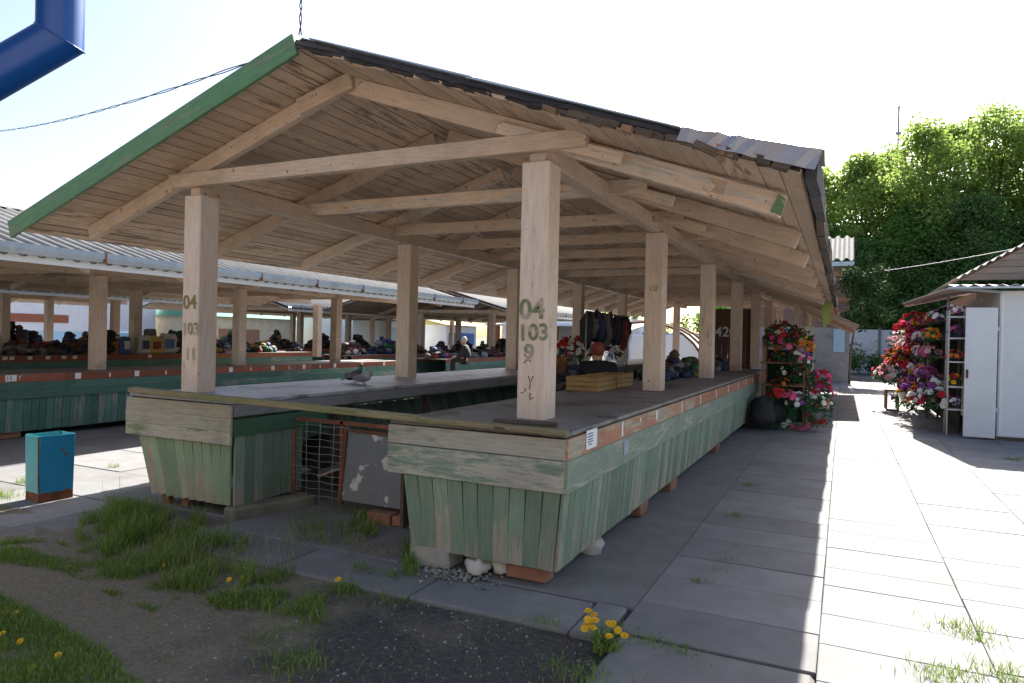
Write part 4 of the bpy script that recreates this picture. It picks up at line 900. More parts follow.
# second kiosk behind, brown gable with corrugated verge
k2 = thing('brown_kiosk', (6, 20.5, 0), 'brown boarded kiosk with a corrugated gable roof behind the white kiosk', 'kiosk')
mb = MB(); mb.box(2.75, 8.8, 19.0, 24, 0, 2.8, .5)
mb.build('wall', brownwood, k2)
mb = MB(); z0_, xl_, xr_, xm_, zm_ = 3.0, 2.35, 10.0, 6.2, 5.3
for i in range(16):
    za, zb_ = z0_+i*(zm_-z0_)/16, z0_+(i+1)*(zm_-z0_)/16-.01; fa = (zm_-zb_)/(zm_-z0_)
    fb = (zm_-za)/(zm_-z0_); q_ = [(xm_-(xm_-xl_)*fb, za), (xm_+(xr_-xm_)*fb, za), (xm_+(xr_-xm_)*fa, zb_), (xm_-(xm_-xl_)*fa, zb_)]
    mb.quadmesh([(a, 18.4, c) for a, c in q_]+[(a, 18.43, c) for a, c in q_], [(0, 1, 2, 3), (7, 6, 5, 4), (0, 4, 5, 1), (2, 6, 7, 3), (1, 5, 6, 2), (3, 7, 4, 0)], [[(a*1.0+i*7, c) for a, c in q_]]*6)
mb.build('gable_boards', surf('weathered_brown_boards', (.24, .19, .155), (.18, .14, .11), var=.15, dirt=.3), k2)
for s_, xe_ in ((-1, xl_), (1, xr_)):
    mb = MB(); n = 100; vs = []
    for i in range(n+1):
        f = i/n; hh = .03*math.cos(i*math.pi/2); xx = xm_+(xe_-xm_)*f*1.03; zz = zm_+.07-f*1.03*(zm_-z0_); vs += [(xx, 18.25, zz+hh), (xx, 24.3, zz+hh)]
    mb.quadmesh(vs, [(2*i, 2*i+2, 2*i+3, 2*i+1) for i in range(n)], None, .5); mb.build('roof_sheet', asb, k2, solid=.008)
# low awning beyond the end of the near canopy
la = thing('lean_to_awning', (-.5, 20, 0), 'low brown wooden lean-to awning past the end of the right counter', 'awning')
mb = MB()
for i in range(9):
    f = (i+.5)/9; x = -1.3+1.62*f; z = 2.66-.74*f
    mb.beam((x, 17.2, z), (x, 25.0, z), .205, .02, (.42, 0, 1), jit=.003)
mb.build('roof_boards', soffit, la)
for y in (17.3, 19.2, 21.2, 23.2, 24.9):
    mb = MB(); mb.beam((-1.3, y, 2.59), (.28, y, 1.87), .05, .08); mb.build('rafter', beige, la)
for y in (17.4, 21.2, 24.8):
    mb = MB(); mb.box(-1.05, -.95, y, y+.1, 0, 2.46); mb.build('post', beige, la)
mb = MB(); pt = [(-.42, 15.2, 2.30), (-.22, 15.2, 2.34), (-.24, 15.25, 1.95), (-.36, 15.2, 1.78)]
mb.quadmesh(pt, [(0, 1, 2, 3)], None, .5); tag(mb.build('hanging_cloth', leafmat('yellow_green_cloth', (.45, .5, .16), (.5, .55, .2), .4), solid=.004), 'yellow green cloth hanging from the right eave of the nearest canopy', 'cloth')
mb = MB(); mb.box(-.95, -.62, 18.0, 18.04, .0, 1.9); tag(mb.build('upright_white_board', whitem), 'white upright panel beyond the left flower stand', 'panel')

# ================================================================== GOODS AND PEOPLE UNDER THE CANOPIES
def crate(name, x0, x1, y0, y1, z0, h, mat, label, group=None, nsl=3):
    t = thing(name, ((x0+x1)/2, (y0+y1)/2, z0), label, 'crate', group)
    mb = MB(); s_ = h/nsl
    for i in range(nsl):
        a, b_ = z0+i*s_+.004, z0+(i+1)*s_-.004
        mb.box(x0, x1, y0, y0+.012, a, b_); mb.box(x0, x1, y1-.012, y1, a, b_); mb.box(x0, x0+.012, y0+.012, y1-.012, a, b_); mb.box(x1-.012, x1, y0+.012, y1-.012, a, b_)
    mb.box(x0+.012, x1-.012, y0+.012, y1-.012, z0, z0+.01); mb.build('slats', mat, t)
    for x in (x0+.025, x1-.025):
        for y in (y0+.025, y1-.025):
            mb = MB(); mb.box(x-.012, x+.012, y-.012, y+.012, z0+.01, z0+h); mb.build('corner_post', mat, t)
    return t
yelwood = surf('yellow_crate_wood', (.42, .26, .10), (.32, .19, .07), var=.2, dirt=.2)
crate('wooden_crate', -2.65, -2.3, 6.85, 7.5, ZC+.001, .15, yelwood, 'yellow slatted wooden crate on the inner edge of the right counter nearest the big post', 'wooden crates on the right counter')
crate('wooden_crate', -2.65, -2.3, 7.55, 8.2, ZC+.001, .15, yelwood, 'yellow slatted wooden crate behind the nearer one on the right counter', 'wooden crates on the right counter')
crate('orange_crate', -4.6, -4.32, 10.3, 11.7, ZC+.001, .22, plain('orange_plastic', (.5, .2, .03), .5), 'long orange plastic crate on the left counter behind the big post')
def heap(x, y, z, rx, ry, rz, cols, label, group, seed, n=14):
    """a pile of small goods: lumpy pieces lying on and against each other"""
    t = thing('goods_pile', (x, y, z), label, 'pile of goods', group); rr = random.Random(seed)
    mb = MB()
    for i in range(int(n*1.5)):
        a = rr.uniform(0, 6.28); q = rr.random()**.5; h = (1-q*.8)*rz*rr.uniform(.5, 1.0)
        s_ = rr.uniform(.11, .27)*min(rx, ry)+.025
        zz_ = max(h-s_*.3, s_*.45)
        while zz_ > s_*1.1:
            zz_ -= s_*1.05; mb.blob((x+math.cos(a)*q*rx*.8, y+math.sin(a)*q*ry*.8, z+max(zz_, s_*.45)), s_*1.15, s_*1.15, s_*.8, seed+i+int(zz_*10), .22, 8, 5, mi=rr.randrange(len(cols)))
        mb.blob((x+math.cos(a)*q*rx*.8, y+math.sin(a)*q*ry*.8, z+max(h-s_*.3, s_*.45)), s_, s_*rr.uniform(.7, 1.2), s_*rr.uniform(.5, .9), seed+i, .25, 9, 6, mi=rr.randrange(len(cols)))
    mb.build('goods', [plain('goods_%s' % c, GC[c], .7, var=.3) for c in cols], t); return t
GC = dict(black=(.015, .015, .018), navy=(.03, .04, .10), brown=(.10, .06, .04), grey=(.18, .18, .19), white=(.5, .5, .48), red=(.22, .03, .03), blue=(.05, .11, .28), yellow=(.45, .32, .06), green=(.04, .12, .05), pink=(.6, .2, .3), lime=(.28, .34, .07), orange=(.32, .14, .04))
for i, (x, y, rx, ry, rz, cols, lb) in enumerate(((-2.35, 9.6, .3, .5, .35, ('black', 'grey', 'navy'), 'dark pile of goods on the right counter just past the second post'), (-2.35, 10.7, .3, .5, .45, ('brown', 'grey', 'black', 'navy'), 'brown and grey pile of goods before the third post of the right counter'), (-2.3, 11.7, .3, .5, .32, ('lime', 'brown', 'grey', 'green'), 'pile with a lime green piece behind the third post of the right counter'),
        (-2.25, 12.9, .3, .5, .35, ('black', 'grey', 'brown', 'white'), 'dark and white pile of goods between third and fourth post of the right counter'), (-2.3, 14.2, .3, .5, .35, ('grey', 'blue', 'white', 'black'), 'pile with blue and white pieces at the far end of the right counter'))):
    heap(x, y, ZC, rx, ry, rz, cols, lb, 'piles of goods on the right counter', 40+i*17, 18)
# tall racks of hanging clothes in the inner aisle
cr = thing('clothes_rail', (-3.95, 12.3, 0), 'metal rail hung with dark bags and clothes in the inner aisle', 'clothes rail')
mb = MB(); mb.tube([(-3.95, 11.1, 0), (-3.95, 11.1, 1.95), (-3.95, 13.6, 1.95), (-3.95, 13.6, 0)], .015, 6); mb.build('rail', wirem, cr)
for i in range(15):
    y = 11.2+i*.165; h = random.uniform(.42, .62); z1 = 1.93; c = ('black', 'grey', 'black', 'navy', 'black', 'grey', 'black', 'red', 'black', 'navy', 'black', 'brown', 'red', 'black', 'black')[i]
    mb = MB(); mb.blob((-3.95+random.uniform(-.03, .03), y, z1-h/2), .13, .045, h/2, i, .3, 10, 8); mb.tube([(-3.95, y, z1-.05), (-3.95, y, z1+.03)], .006, 4)
    tag(mb.build('hanging_bag', plain('goods_'+c, GC[c], .7, var=.3)), '%s bag hanging on the clothes rail, number %s from the near end' % (c, ('one', 'two', 'three', 'four', 'five', 'six', 'seven', 'eight', 'nine', 'ten', 'eleven', 'twelve', 'thirteen', 'fourteen', 'fifteen')[i]), 'bag', 'bags hanging on the clothes rail')
heap(-4.0, 10.6, .55, .3, .7, .75, ('grey', 'brown', 'navy', 'grey'), 'grey and brown pile of bags below the clothes rail', 'piles of goods in the inner aisle', 90, 16)
heap(-3.2, 13.0, .0, .4, 1.2, 1.35, ('black', 'navy', 'brown'), 'tall dark stack of goods in the inner aisle behind the seated seller', 'piles of goods in the inner aisle', 91, 30)
heap(-3.2, 16.0, .0, .5, 1.5, 1.3, ('black', 'brown', 'grey'), 'dark stack of goods at the far end of the inner aisle', 'piles of goods in the inner aisle', 92, 30)
for i, (x, y, z, c, lb) in enumerate(((-4.75, 12.4, 1.25, ('red', 'white'), 'red and white bunch on the left counter behind the big front post'), (-4.85, 13.6, 1.3, ('red', 'pink', 'white'), 'red and pink bunch farther along the left counter'), (-4.7, 14.9, 1.3, ('wine', 'white'), 'wine red bunch on the left counter beyond the orange crate'))):
    bouquet(c, .33, 40, 700+i, lb, 'flower bunches on the left counter', (x, y, z), .06, leaves=120)
# brown panel with the painted number
sb = thing('brown_screen', (-2.8, 17.5, 0), 'brown board screen with white painted number 420 under the canopy', 'screen')
mb = MB()
for i in range(9): mb.box(-3.25+i*.14, -3.25+i*.14+.135, 17.5, 17.53, .0, 2.3)
mb.build('boards', surf('dark_brown_boards', (.16, .08, .05), (.11, .055, .035), var=.2, dirt=.3), sb)
text_mb('420', .34, (-2.86, 17.492, 1.62), (1, 0, 0), (0, 0, 1), .002, bold=.006).build('painted_number', paper, sb)
# people ----------------------------------------------------------
skinm = plain('skin', (.55, .32, .22), .55, var=.06)
def skinmesh(name, V, Ed, Rr, mat, parent, root=0, sub=2):
    me = bpy.data.meshes.new(name); o = Vector(OFF[parent.name]) if parent.name in OFF else Vector((0, 0, 0))
    me.from_pydata([tuple(Vector(v)-o) for v in V], Ed, []); me.materials.append(mat)
    ob = bpy.data.objects.new(name, me); col.objects.link(ob); ob.parent = parent; OFF[ob.name] = tuple(o)
    sk = ob.modifiers.new('skin', 'SKIN'); sk.use_smooth_shade = True
    for i, r in enumerate(Rr):
        sv = me.skin_vertices[0].data[i]; sv.radius = r if isinstance(r, tuple) else (r, r); sv.use_root = (i == root)
    s2 = ob.modifiers.new('sub', 'SUBSURF'); s2.levels = sub; s2.render_levels = sub; return ob
def seated(loc, face, seat_z, label, jacket, trousers, hair, scale=1.0):
    """seated person; face = heading angle of the front"""
    t = thing('person', loc, label, 'person', None); o = Vector(loc); f = Vector((math.cos(face), math.sin(face), 0)); s = Vector((-f.y, f.x, 0))
    def P(a, b_, c): return o+(f*a+s*b_)*scale+Vector((0, 0, c*scale))
    sz = seat_z
    pel, ch, nk, hb, ht = P(0, 0, sz+.10), P(.05, 0, sz+.40), P(.09, 0, sz+.50), P(.12, 0, sz+.59), P(.13, 0, sz+.71)
    V = [pel, ch, nk, hb, ht]; E_ = [(0, 1), (1, 2), (2, 3), (3, 4)]; Rr = [(.15, .12), (.16, .11), .055, .085, .075]
    JV, JE, JR = [pel+Vector((0, 0, -.02)), P(.02, 0, sz+.25), P(.05, 0, sz+.42), P(.08, 0, sz+.52)], [(0, 1), (1, 2), (2, 3)], [(.20, .17), (.20, .16), (.22, .15), .095]
    TV, TE, TR = [P(0, 0, sz+.07)], [], [.15]
    for sg in (-1, 1):
        i = len(V); V += [P(.06, sg*.19, sz+.47), P(.12, sg*.24, sz+.22), P(.32, sg*.12, sz+.16), P(.40, sg*.08, sz+.155)]
        E_ += [(1, i), (i, i+1), (i+1, i+2), (i+2, i+3)]; Rr += [.06, .045, .032, .028]
        j = len(JV); JV += [P(.06, sg*.20, sz+.44), P(.12, sg*.24, sz+.22), P(.31, sg*.125, sz+.165)]; JE += [(2, j), (j, j+1), (j+1, j+2)]; JR += [.10, .075, .055]
        i = len(V); V += [P(.06, sg*.09, sz+.07), P(.44, sg*.12, sz+.06), P(.44, sg*.12, .10), P(.56, sg*.13, .04)]
        E_ += [(0, i), (i, i+1), (i+1, i+2), (i+2, i+3)]; Rr += [.09, .06, .04, .035]
        j = len(TV); TV += [P(.08, sg*.09, sz+.07), P(.44, sg*.12, sz+.06), P(.44, sg*.12, .12)]; TE += [(0, j), (j, j+1), (j+1, j+2)]; TR += [.105, .08, .065]
        hand = P(.40, sg*.08, sz+.155)
        for q in range(5):   # fingers rooted in the palm
            i = len(V); dd = f*.05+s*(sg*-.006*(q-2)*2); V += [hand+s*((q-2)*.014)+f*.02, hand+s*((q-2)*.016)+f*.055*(.7 if q == 0 else 1)+Vector((0, 0, -.012))]
            E_ += [(i-1 if False else (len(V)-3 if q == -1 else hi), i), (i, i+1)] if q else [(len(V)-3, i), (i, i+1)]
            if q == 0: hi = i-1
            Rr += [.010, .007]
    # fix finger roots
    skinmesh('body', V, E_, Rr, skinm, t); skinmesh('jacket', JV, JE, JR, plain(*jacket), t); skinmesh('trousers', TV, TE, TR, plain(*trousers), t)
    mb = MB(); c = P(.10, 0, sz+.695); mb.blob(c, .105*scale, .105*scale, .105*scale, 2, .06, 16, 12)
    mb.v = [tuple(Vector(v)) if ((Vector(v)-c).dot(f) < .035*scale or v[2] > c.z+.03) else tuple(c+(Vector(v)-c)*.7) for v in mb.v]
    mb.build('hair', plain(*hair), t)
    mb = MB(); fc = P(.12, 0, sz+.65)
    mb.blob(fc+f*.09*scale+Vector((0, 0, -.005)), .016, .016, .022, 1, .05, 8, 6); mb.build('nose', skinm, t)
    for sg in (-1, 1): mb = MB(); mb.blob(fc+f*.082*scale+s*sg*.03+Vector((0, 0, .025)), .009, .009, .007, 1, 0, 8, 6); mb.build('eye', black, t)
    mb = MB(); mb.blob(fc+f*.078*scale+Vector((0, 0, -.045)), .01, .022, .006, 1, 0, 8, 6); mb.build('mouth', scrawl, t)
    return t
seated((-3.05, 9.1, 0), R(115), .64, 'seller in a dark jacket with reddish hair sitting between the counters of the nearest canopy', ('dark_jacket', (.012, .012, .02), .8), ('dark_trousers', (.02, .02, .03), .8), ('reddish_hair', (.22, .05, .03), .7))
mb = MB(); mb.box(-3.25, -2.88, 8.93, 9.27, .56, .61); sto = thing('stool', (-3.05, 9.1, 0), 'low wooden stool under the seller in the dark jacket', 'stool'); mb.build('seat', brownwood, sto)
for x in (-3.22, -2.92):
    for y in (8.97, 9.23): mb = MB(); mb.box(x-.02, x+.02, y-.02, y+.02, 0, .56); mb.build('leg', brownwood, sto)
pq = aty(467, 352, 19.0)
seated((pq.x, 19.0, -.28+.0), R(200), .95, 'pale haired person in dark clothes sitting behind the far stalls', ('black_jacket', (.02, .02, .025), .8), ('black_trousers', (.02, .02, .02), .8), ('pale_hair', (.5, .45, .38), .7))

# pigeons -----------------------------------------------------------
def pigeon(p, head_dir, body, headc, label, crouch=0.0):
    t = thing('pigeon', tuple(p), label, 'pigeon', 'pigeons on the left counter'); p = Vector(p); f = Vector((math.cos(head_dir), math.sin(head_dir), 0)); s = Vector((-f.y, f.x, 0)); Z = Vector((0, 0, 1)); k = crouch
    pts = [p-f*.13+Z*(.055), p-f*.08+Z*(.075-k*.3), p-f*.02+Z*(.095-k*.4), p+f*.05+Z*(.12-k*.5), p+f*.085+Z*(.165-k), p+f*.09+Z*(.205-k*1.3), p+f*.10+Z*(.235-k*1.5), p+f*.125+Z*(.235-k*1.5)]
    mb = MB(); mb.tube(pts, [.012, .042, .062, .058, .034, .026, .026, .010], 14); mb.build('body', body, t)
    mb = MB(); mb.tube([pts[7], pts[7]+f*.02-Z*.006], [.006, .002], 6); mb.build('beak', black, t)
    mb = MB(); mb.tube([pts[4]+Z*.0, pts[5], pts[6]], [.036, .028, .0275], 12); mb.build('neck_feathers', headc, t)
    for sg in (-1, 1):
        mb = MB(); mb.blob(p-f*.04+s*sg*.052+Z*(.098-k*.4), .10, .014, .038, 3, .05, 12, 8)
        rot = Matrix.Rotation(head_dir, 3, 'Z'); c = p-f*.04+s*sg*.052+Z*(.098-k*.4); mb.v = [tuple(rot @ (Vector(v)-c)+c) for v in mb.v]; mb.build('wing', plain('wing_grey', (.16, .17, .2), .7), t)
        mb = MB(); mb.tube([p+s*sg*.025+Z*(.05), p+s*sg*.025+f*.005], .004, 5); mb.tube([p+s*sg*.025+Z*.003-f*.01, p+s*sg*.025+f*.03+Z*.003], .003, 5); mb.build('leg', plain('pink_foot', (.5, .15, .12), .6), t)
    mb = MB(); mb.beam(p-f*.11+Z*.06, p-f*.21+Z*.045, .05, .008, jit=.001); mb.build('tail', plain('tail_dark', (.05, .05, .06), .7), t); t.scale = (.82, .82, .82)
pigeon((-4.98, 6.25, ZC), R(70), plain('dark_feathers', (.07, .075, .10), .7), plain('green_neck', (.05, .22, .12), .4), 'dark pigeon with a green neck standing on the left counter')
pigeon((-4.75, 6.12, ZC), R(20), plain('pale_feathers', (.34, .33, .34), .7), plain('grey_neck', (.25, .25, .28), .5), 'pale grey pigeon crouching right of the dark one on the left counter', .04)

# goods on the far counters of the second canopy
GL = 'printed bags on the far counter of the second canopy'
for i, (px, py, w_, h_, c, c2, lb) in enumerate(((63, 347, .5, .36, 'black', 'grey', ''), )): pass
for i, (px, pyb, w_, h_, c, c2, lb) in enumerate(((125, 351, .26, .42, 'blue', 'white', 'blue and white printed bag left of the post on the far counter'), (144, 350, .32, .44, 'white', 'navy', 'white bag with a navy print right of the post on the far counter'), (155, 351, .36, .42, 'yellow', 'red', 'yellow bag with a red print on the far counter'), (168, 351, .42, .5, 'white', 'blue', 'white bag with a blue print, rightmost on the far counter'),
        (150, 343, .3, .6, 'grey', 'white', 'grey and white bag behind the yellow one on the far counter'))):
    p = atx(px, pyb, -15.0 if i < 4 else -15.4); t = thing('printed_bag', (p.x, p.y, .88), lb, 'bag', GL); mb = MB(); mb.beam((p.x, p.y, .885), (p.x-.03, p.y+.01, .88+h_), .16, w_, (0, 1, 0), jit=.02); mb.build('sack', plain('goods_'+c, GC[c], .7, var=.3), t, bevel=.04)
    mb = MB(); mb.beam((p.x+.082, p.y, .88+h_*.28), (p.x+.07, p.y, .88+h_*.72), .008, w_*.55, (0, 1, 0), jit=.006); mb.build('print', plain('goods_'+c2, GC[c2], .7, var=.3), t)
for i, (px, ry, rz, cols, lb) in enumerate(((25, .5, .22, ('brown', 'black', 'grey'), 'low brown pile at the left end of the far counter'), (68, .7, .5, ('black', 'navy', 'brown'), 'dark pile between the two left posts on the far counter'), (108, .5, .6, ('black', 'orange', 'brown'), 'dark pile with an orange piece on the far counter'), (182, .5, .6, ('red', 'green', 'black', 'white'), 'mixed coloured pile beyond the printed bags on the far counter'),
        (208, .5, .5, ('black', 'yellow', 'navy'), 'black and yellow pile on the far counter'), (260, .6, .35, ('green', 'red', 'yellow', 'white', 'blue'), 'low multicoloured pile of small goods on the far counter'), (295, .8, .75, ('black', 'red', 'navy'), 'tall black and red pile on the far counter'), (345, 1.0, .8, ('black', 'red', 'brown', 'white'), 'wide dark red pile on the far counter'), (390, 1.0, .7, ('red', 'black', 'brown', 'white'), 'dark red and white pile at the far end of the far counter'))):
    p = atx(px, 350, -15.45); heap(-15.45, min(p.y, 24), .88 if p.y < 16.3 else -.285, .4, ry, rz*1.15 if p.y < 16.3 else 1.75, cols, lb, 'piles of goods on the far counter', 200+i*31, 26)
OR_ = ('nearest', 'second', 'third', 'fourth', 'fifth', 'sixth', 'seventh', 'eighth', 'ninth')
PALS = (('black', 'red', 'navy', 'brown'), ('black', 'brown', 'grey'), ('red', 'brown', 'black', 'white'), ('navy', 'black', 'grey', 'green'), ('brown', 'orange', 'black'))
for q, (x, ya, yb, zt, cn_, nn, hz) in enumerate(((-12.2, 19.6, 33, .73, 'counter under the fourth canopy', 8, .62), (-15.5, 19.2, 35, .75, 'counter behind the end of the second canopy', 9, .85), (-21.0, 8.8, 29, .80, 'counter under the third canopy', 9, .95))):
    for i in range(nn):
        y = ya+(yb-ya)*i/(nn-1); heap(x, y, zt, .45, (yb-ya)/nn*.5, hz*random.uniform(.6, 1.1), PALS[(i+q*2) % 5], '%s %s pile from near end, %s' % (OR_[i], PALS[(i+q*2) % 5][0], cn_), 'piles of goods on the far counters', 900+q*50+i, 22)
# ================================================================== FAR BACKGROUND
lilac = surf('lilac_white_render', (.68, .68, .74), (.62, .62, .68), grain=False, var=.04, dirt=.1, bump=0)
def house(name, x0, x1, y0, y1, h, wall, label, roof=None, rh=.5, wins=(), group=None, face='x'):
    t = thing(name, ((x0+x1)/2, (y0+y1)/2, -.3), label, 'building', group); mb = MB(); mb.box(x0, x1, y0, y1, -.33, h, .5); mb.build('wall', wall, t)
    mb = MB(); xm = (x0+x1)/2; o = .25
    vs = [(x0-o, y0-o, h), (x1+o, y0-o, h), (x1+o, y1+o, h), (x0-o, y1+o, h), (xm, y0-o, h+rh), (xm, y1+o, h+rh)]
    mb.quadmesh(vs, [(0, 3, 5, 4), (1, 4, 5, 2), (0, 4, 1), (2, 5, 3), (0, 1, 2, 3)], None, .5); mb.build('roof', roof or asb, t)
    for a, b_, z0, z1, mt in wins:
        mb = MB()
        if face == 'x': mb.box(x1, x1+.04, a, b_, z0, z1, .5)
        else: mb.box(a, b_, y0-.04, y0, z0, z1, .5)
        mb.build('window', mt, t)
    return t
lb_ = plain('light_blue_panel', (.35, .55, .7), .6); greenroof = plain('green_roof', (.10, .32, .22), .5); bluep = plain('blue_panel', (.05, .2, .5), .5)
house('white_hall', -42, -36, 8, 27, 3.4, lilac, 'long lilac white hall with a light blue base band at the far left', wins=((8.5, 26, .6, 1.25, lb_), (9, 9.2, 1.3, 3.2, black), (14, 22, 1.7, 2.1, brownred)))
house('beige_house', -37, -32, 27.5, 34, 2.3, surf('beige_render', (.60, .50, .36), (.55, .46, .33), grain=False, var=.04), 'beige building with a green roof behind the second canopy', greenroof, .9, ((28, 29, .4, 1.6, brownwood), (30, 31, .4, 1.6, brownwood)))
house('white_store', -34, -28, 36, 44, 3.2, whitem, 'plain white store building seen between the posts of the second canopy', wins=((37, 39, .8, 1.8, bluep),))
house('blue_white_kiosk', -26.5, -24, 33, 36, 2.3, whitem, 'white kiosk with light blue windows behind the second canopy', wins=((33.3, 34.4, .7, 1.9, lb_), (34.8, 35.7, .5, 1.9, bluep)), rh=.2)
house('sign_kiosk', -25.5, -23, 38, 42, 2.2, whitem, 'white kiosk with a blue sign panel and yellow roof edge', plain('yellow_roof', (.6, .5, .15), .6), .3, ((38.3, 41.7, .9, 1.7, bluep), (38.3, 41.7, .1, .6, plain('grey_panel', (.3, .33, .35), .6))))
pv = thing('pillared_pavilion', (-17, 42, -.3), 'white walled pavilion with orange brown pillars far down the left aisle', 'pavilion')
mb = MB(); mb.box(-22, -12.5, 44, 48, -.33, 2.9, .5); mb.build('wall', lilac, pv)
for i in range(7): mb = MB(); mb.box(-21.6+i*1.45, -21.3+i*1.45, 42, 42.3, -.33, 2.3); mb.build('pillar', surf('orange_brown_pillar', (.45, .18, .08), (.35, .13, .06), var=.1), pv)
mb = MB(); mb.box(-22.2, -12.2, 41.7, 44, 2.3, 2.4); mb.build('roof', whitem, pv)
bf = thing('blue_fence', (-9.5, 46, -.3), 'blue sheet fence with grey posts at the far end of the market', 'fence')
for i in range(6):
    mb = MB(); mb.box(-12.3+i*1.3, -12.3+i*1.3+1.24, 46, 46.03, -.1, 2.0, .5); mb.build('panel', (bluep, lb_)[i % 2], bf)
    mb = MB(); mb.box(-12.34+i*1.3, -12.3+i*1.3, 45.96, 46.06, -.33, 2.1, .5); mb.build('post', wirem, bf)
# white van and tarpaulin seen under the near canopy
vn = thing('white_van', (-6.2, 31, -.3), 'white van parked beyond the far end of the near canopy', 'van')
mb = MB(); prof = [(-8.6, .25), (-4.2, .25), (-4.1, .9), (-4.5, 1.15), (-5.1, 1.9), (-5.6, 2.05), (-8.5, 2.05), (-8.65, 1.6)]
vs = [(a, y, b_-.3) for y in (30.0, 31.8) for a, b_ in prof]; n = len(prof)
mb.quadmesh(vs, [tuple(range(n)), tuple(range(2*n-1, n-1, -1))]+[(i, n+i, n+(i+1) % n, (i+1) % n) for i in range(n)], None, .5); mb.build('body', whitem, vn, bevel=.06)
mb = MB(); mb.quadmesh([(-5.15, 29.985, 1.0), (-4.75, 29.985, 1.0), (-5.2, 29.985, 1.5), (-5.6, 29.985, 1.5)], [(0, 1, 2, 3)], None, .5); mb.build('window', bluep, vn, solid=.01)
for x in (-7.9, -5.0):
    mb = MB(); mb.tube([(x, 29.95, 0.02), (x, 30.15, .02)], .33, 18); mb.build('wheel', blackp, vn)
tp = thing('tarpaulin_arch', (-6, 24, 0), 'white tarpaulin arch with brown hoops beyond the near canopy', 'tarpaulin')
for j, y in enumerate((26.0, 27.2, 28.4)):
    mb = MB(); mb.tube([(-6.9+2.4*math.cos(a), y, .1+2.1*math.sin(a)) for a in [math.pi*k/14 for k in range(15)]], .05, 6); mb.build('hoop', brownwood, tp)
mb = MB(); vs = []
for y in (26.3, 28.4): vs += [(-6.9+2.36*math.cos(math.pi*k/14), y, .1+2.06*math.sin(math.pi*k/14)) for k in range(15)]
mb.quadmesh(vs, [(k, k+1, 16+k, 15+k) for k in range(14)], None, .5); mb.build('sheet', leafmat('white_tarp', (.8, .8, .8), (.8, .8, .8), .4), tp)
# brick house, wall and hedge at the end of the aisle
bh = thing('brick_house', (-1.9, 32.5, 0), 'brick house with a grey corrugated roof behind the end of the right eave', 'building')
mb = MB(); mb.box(-4.2, .2, 30, 36, -.3, 4.6, .5)
bm_ = surf('brick_wall', (.34, .19, .14), (.28, .15, .11), grain=False, var=.05, dirt=.3)
br_ns = bm_.node_tree.nodes; br_ls = bm_.node_tree.links; bt = br_ns.new('ShaderNodeTexBrick'); tcx = br_ns.new('ShaderNodeTexCoord'); mpn = br_ns.new('ShaderNodeMapping'); mpn.inputs['Rotation'].default_value = (R(90), 0, 0)
br_ls.new(tcx.outputs['Object'], mpn.inputs[0]); br_ls.new(mpn.outputs[0], bt.inputs['Vector']); bt.inputs['Scale'].default_value = 2.2; bt.inputs['Color1'].default_value = (.20, .105, .075, 1); bt.inputs['Color2'].default_value = (.14, .075, .055, 1); bt.inputs['Mortar'].default_value = (.2, .18, .16, 1)
br_ls.new(bt.outputs['Color'], br_ns['Principled BSDF'].inputs['Base Color'])
mb.build('wall', bm_, bh)
mb = MB(); mb.box(-4.22, .215, 29.98, 36.02, -.3, 2.15, .5); mb.build('plaster_base', surf('grey_plaster', (.30, .30, .31), (.24, .24, .25), grain=False, var=.05, dirt=.4), bh)
mb = MB()
for z in (3.2, 3.75, 4.2): mb.box(-4.2, .22, 29.95, 29.998, z, z+.16)
mb.build('wooden_band', surf('orange_brown_boards', (.45, .22, .12), (.35, .16, .09), var=.2), bh)
mb = MB(); mb.box(-4.4, .32, 29.62, 29.75, 4.55, 4.72, .5); mb.build('gutter', gutterm, bh)
mb = MB(); n = 110; vs = []
for i in range(n+1):
    x = -4.4+4.7*i/n; hh = .06*math.cos(i*math.pi/4); vs += [(x, 29.6, 4.80+hh), (x, 31.6, 5.95+hh)]
mb.quadmesh(vs, [(2*i, 2*i+2, 2*i+3, 2*i+1) for i in range(n)], None, .5); mb.build('roof_sheet', surf('dark_corrugated_sheet', (.15, .15, .15), (.11, .11, .11), grain=False, var=.1, dirt=.4), bh, solid=.008)
mb = MB(); mb.box(-.35, .05, 29.94, 29.975, 1.2, 2.1, .5); mb.build('window', lb_, bh)
ww = thing('white_wall', (6, 43, 0), 'long whitewashed concrete wall at the end of the aisle', 'wall')
for i in range(9):
    mb = MB(); mb.box(-3+i*2.4, -3+i*2.4+2.37, 43, 43.12, -.3, 2.35+random.uniform(-.03, .03), .5); mb.build('panel', surf('whitewashed_wall', (.55, .56, .60), (.45, .46, .5), grain=False, var=.08, dirt=.5, nscale=.8, bump=.1), ww)
    mb = MB(); mb.box(-3+i*2.4-.06, -3+i*2.4+.06, 42.94, 43.0, -.3, 2.45); mb.build('post', conc, ww)
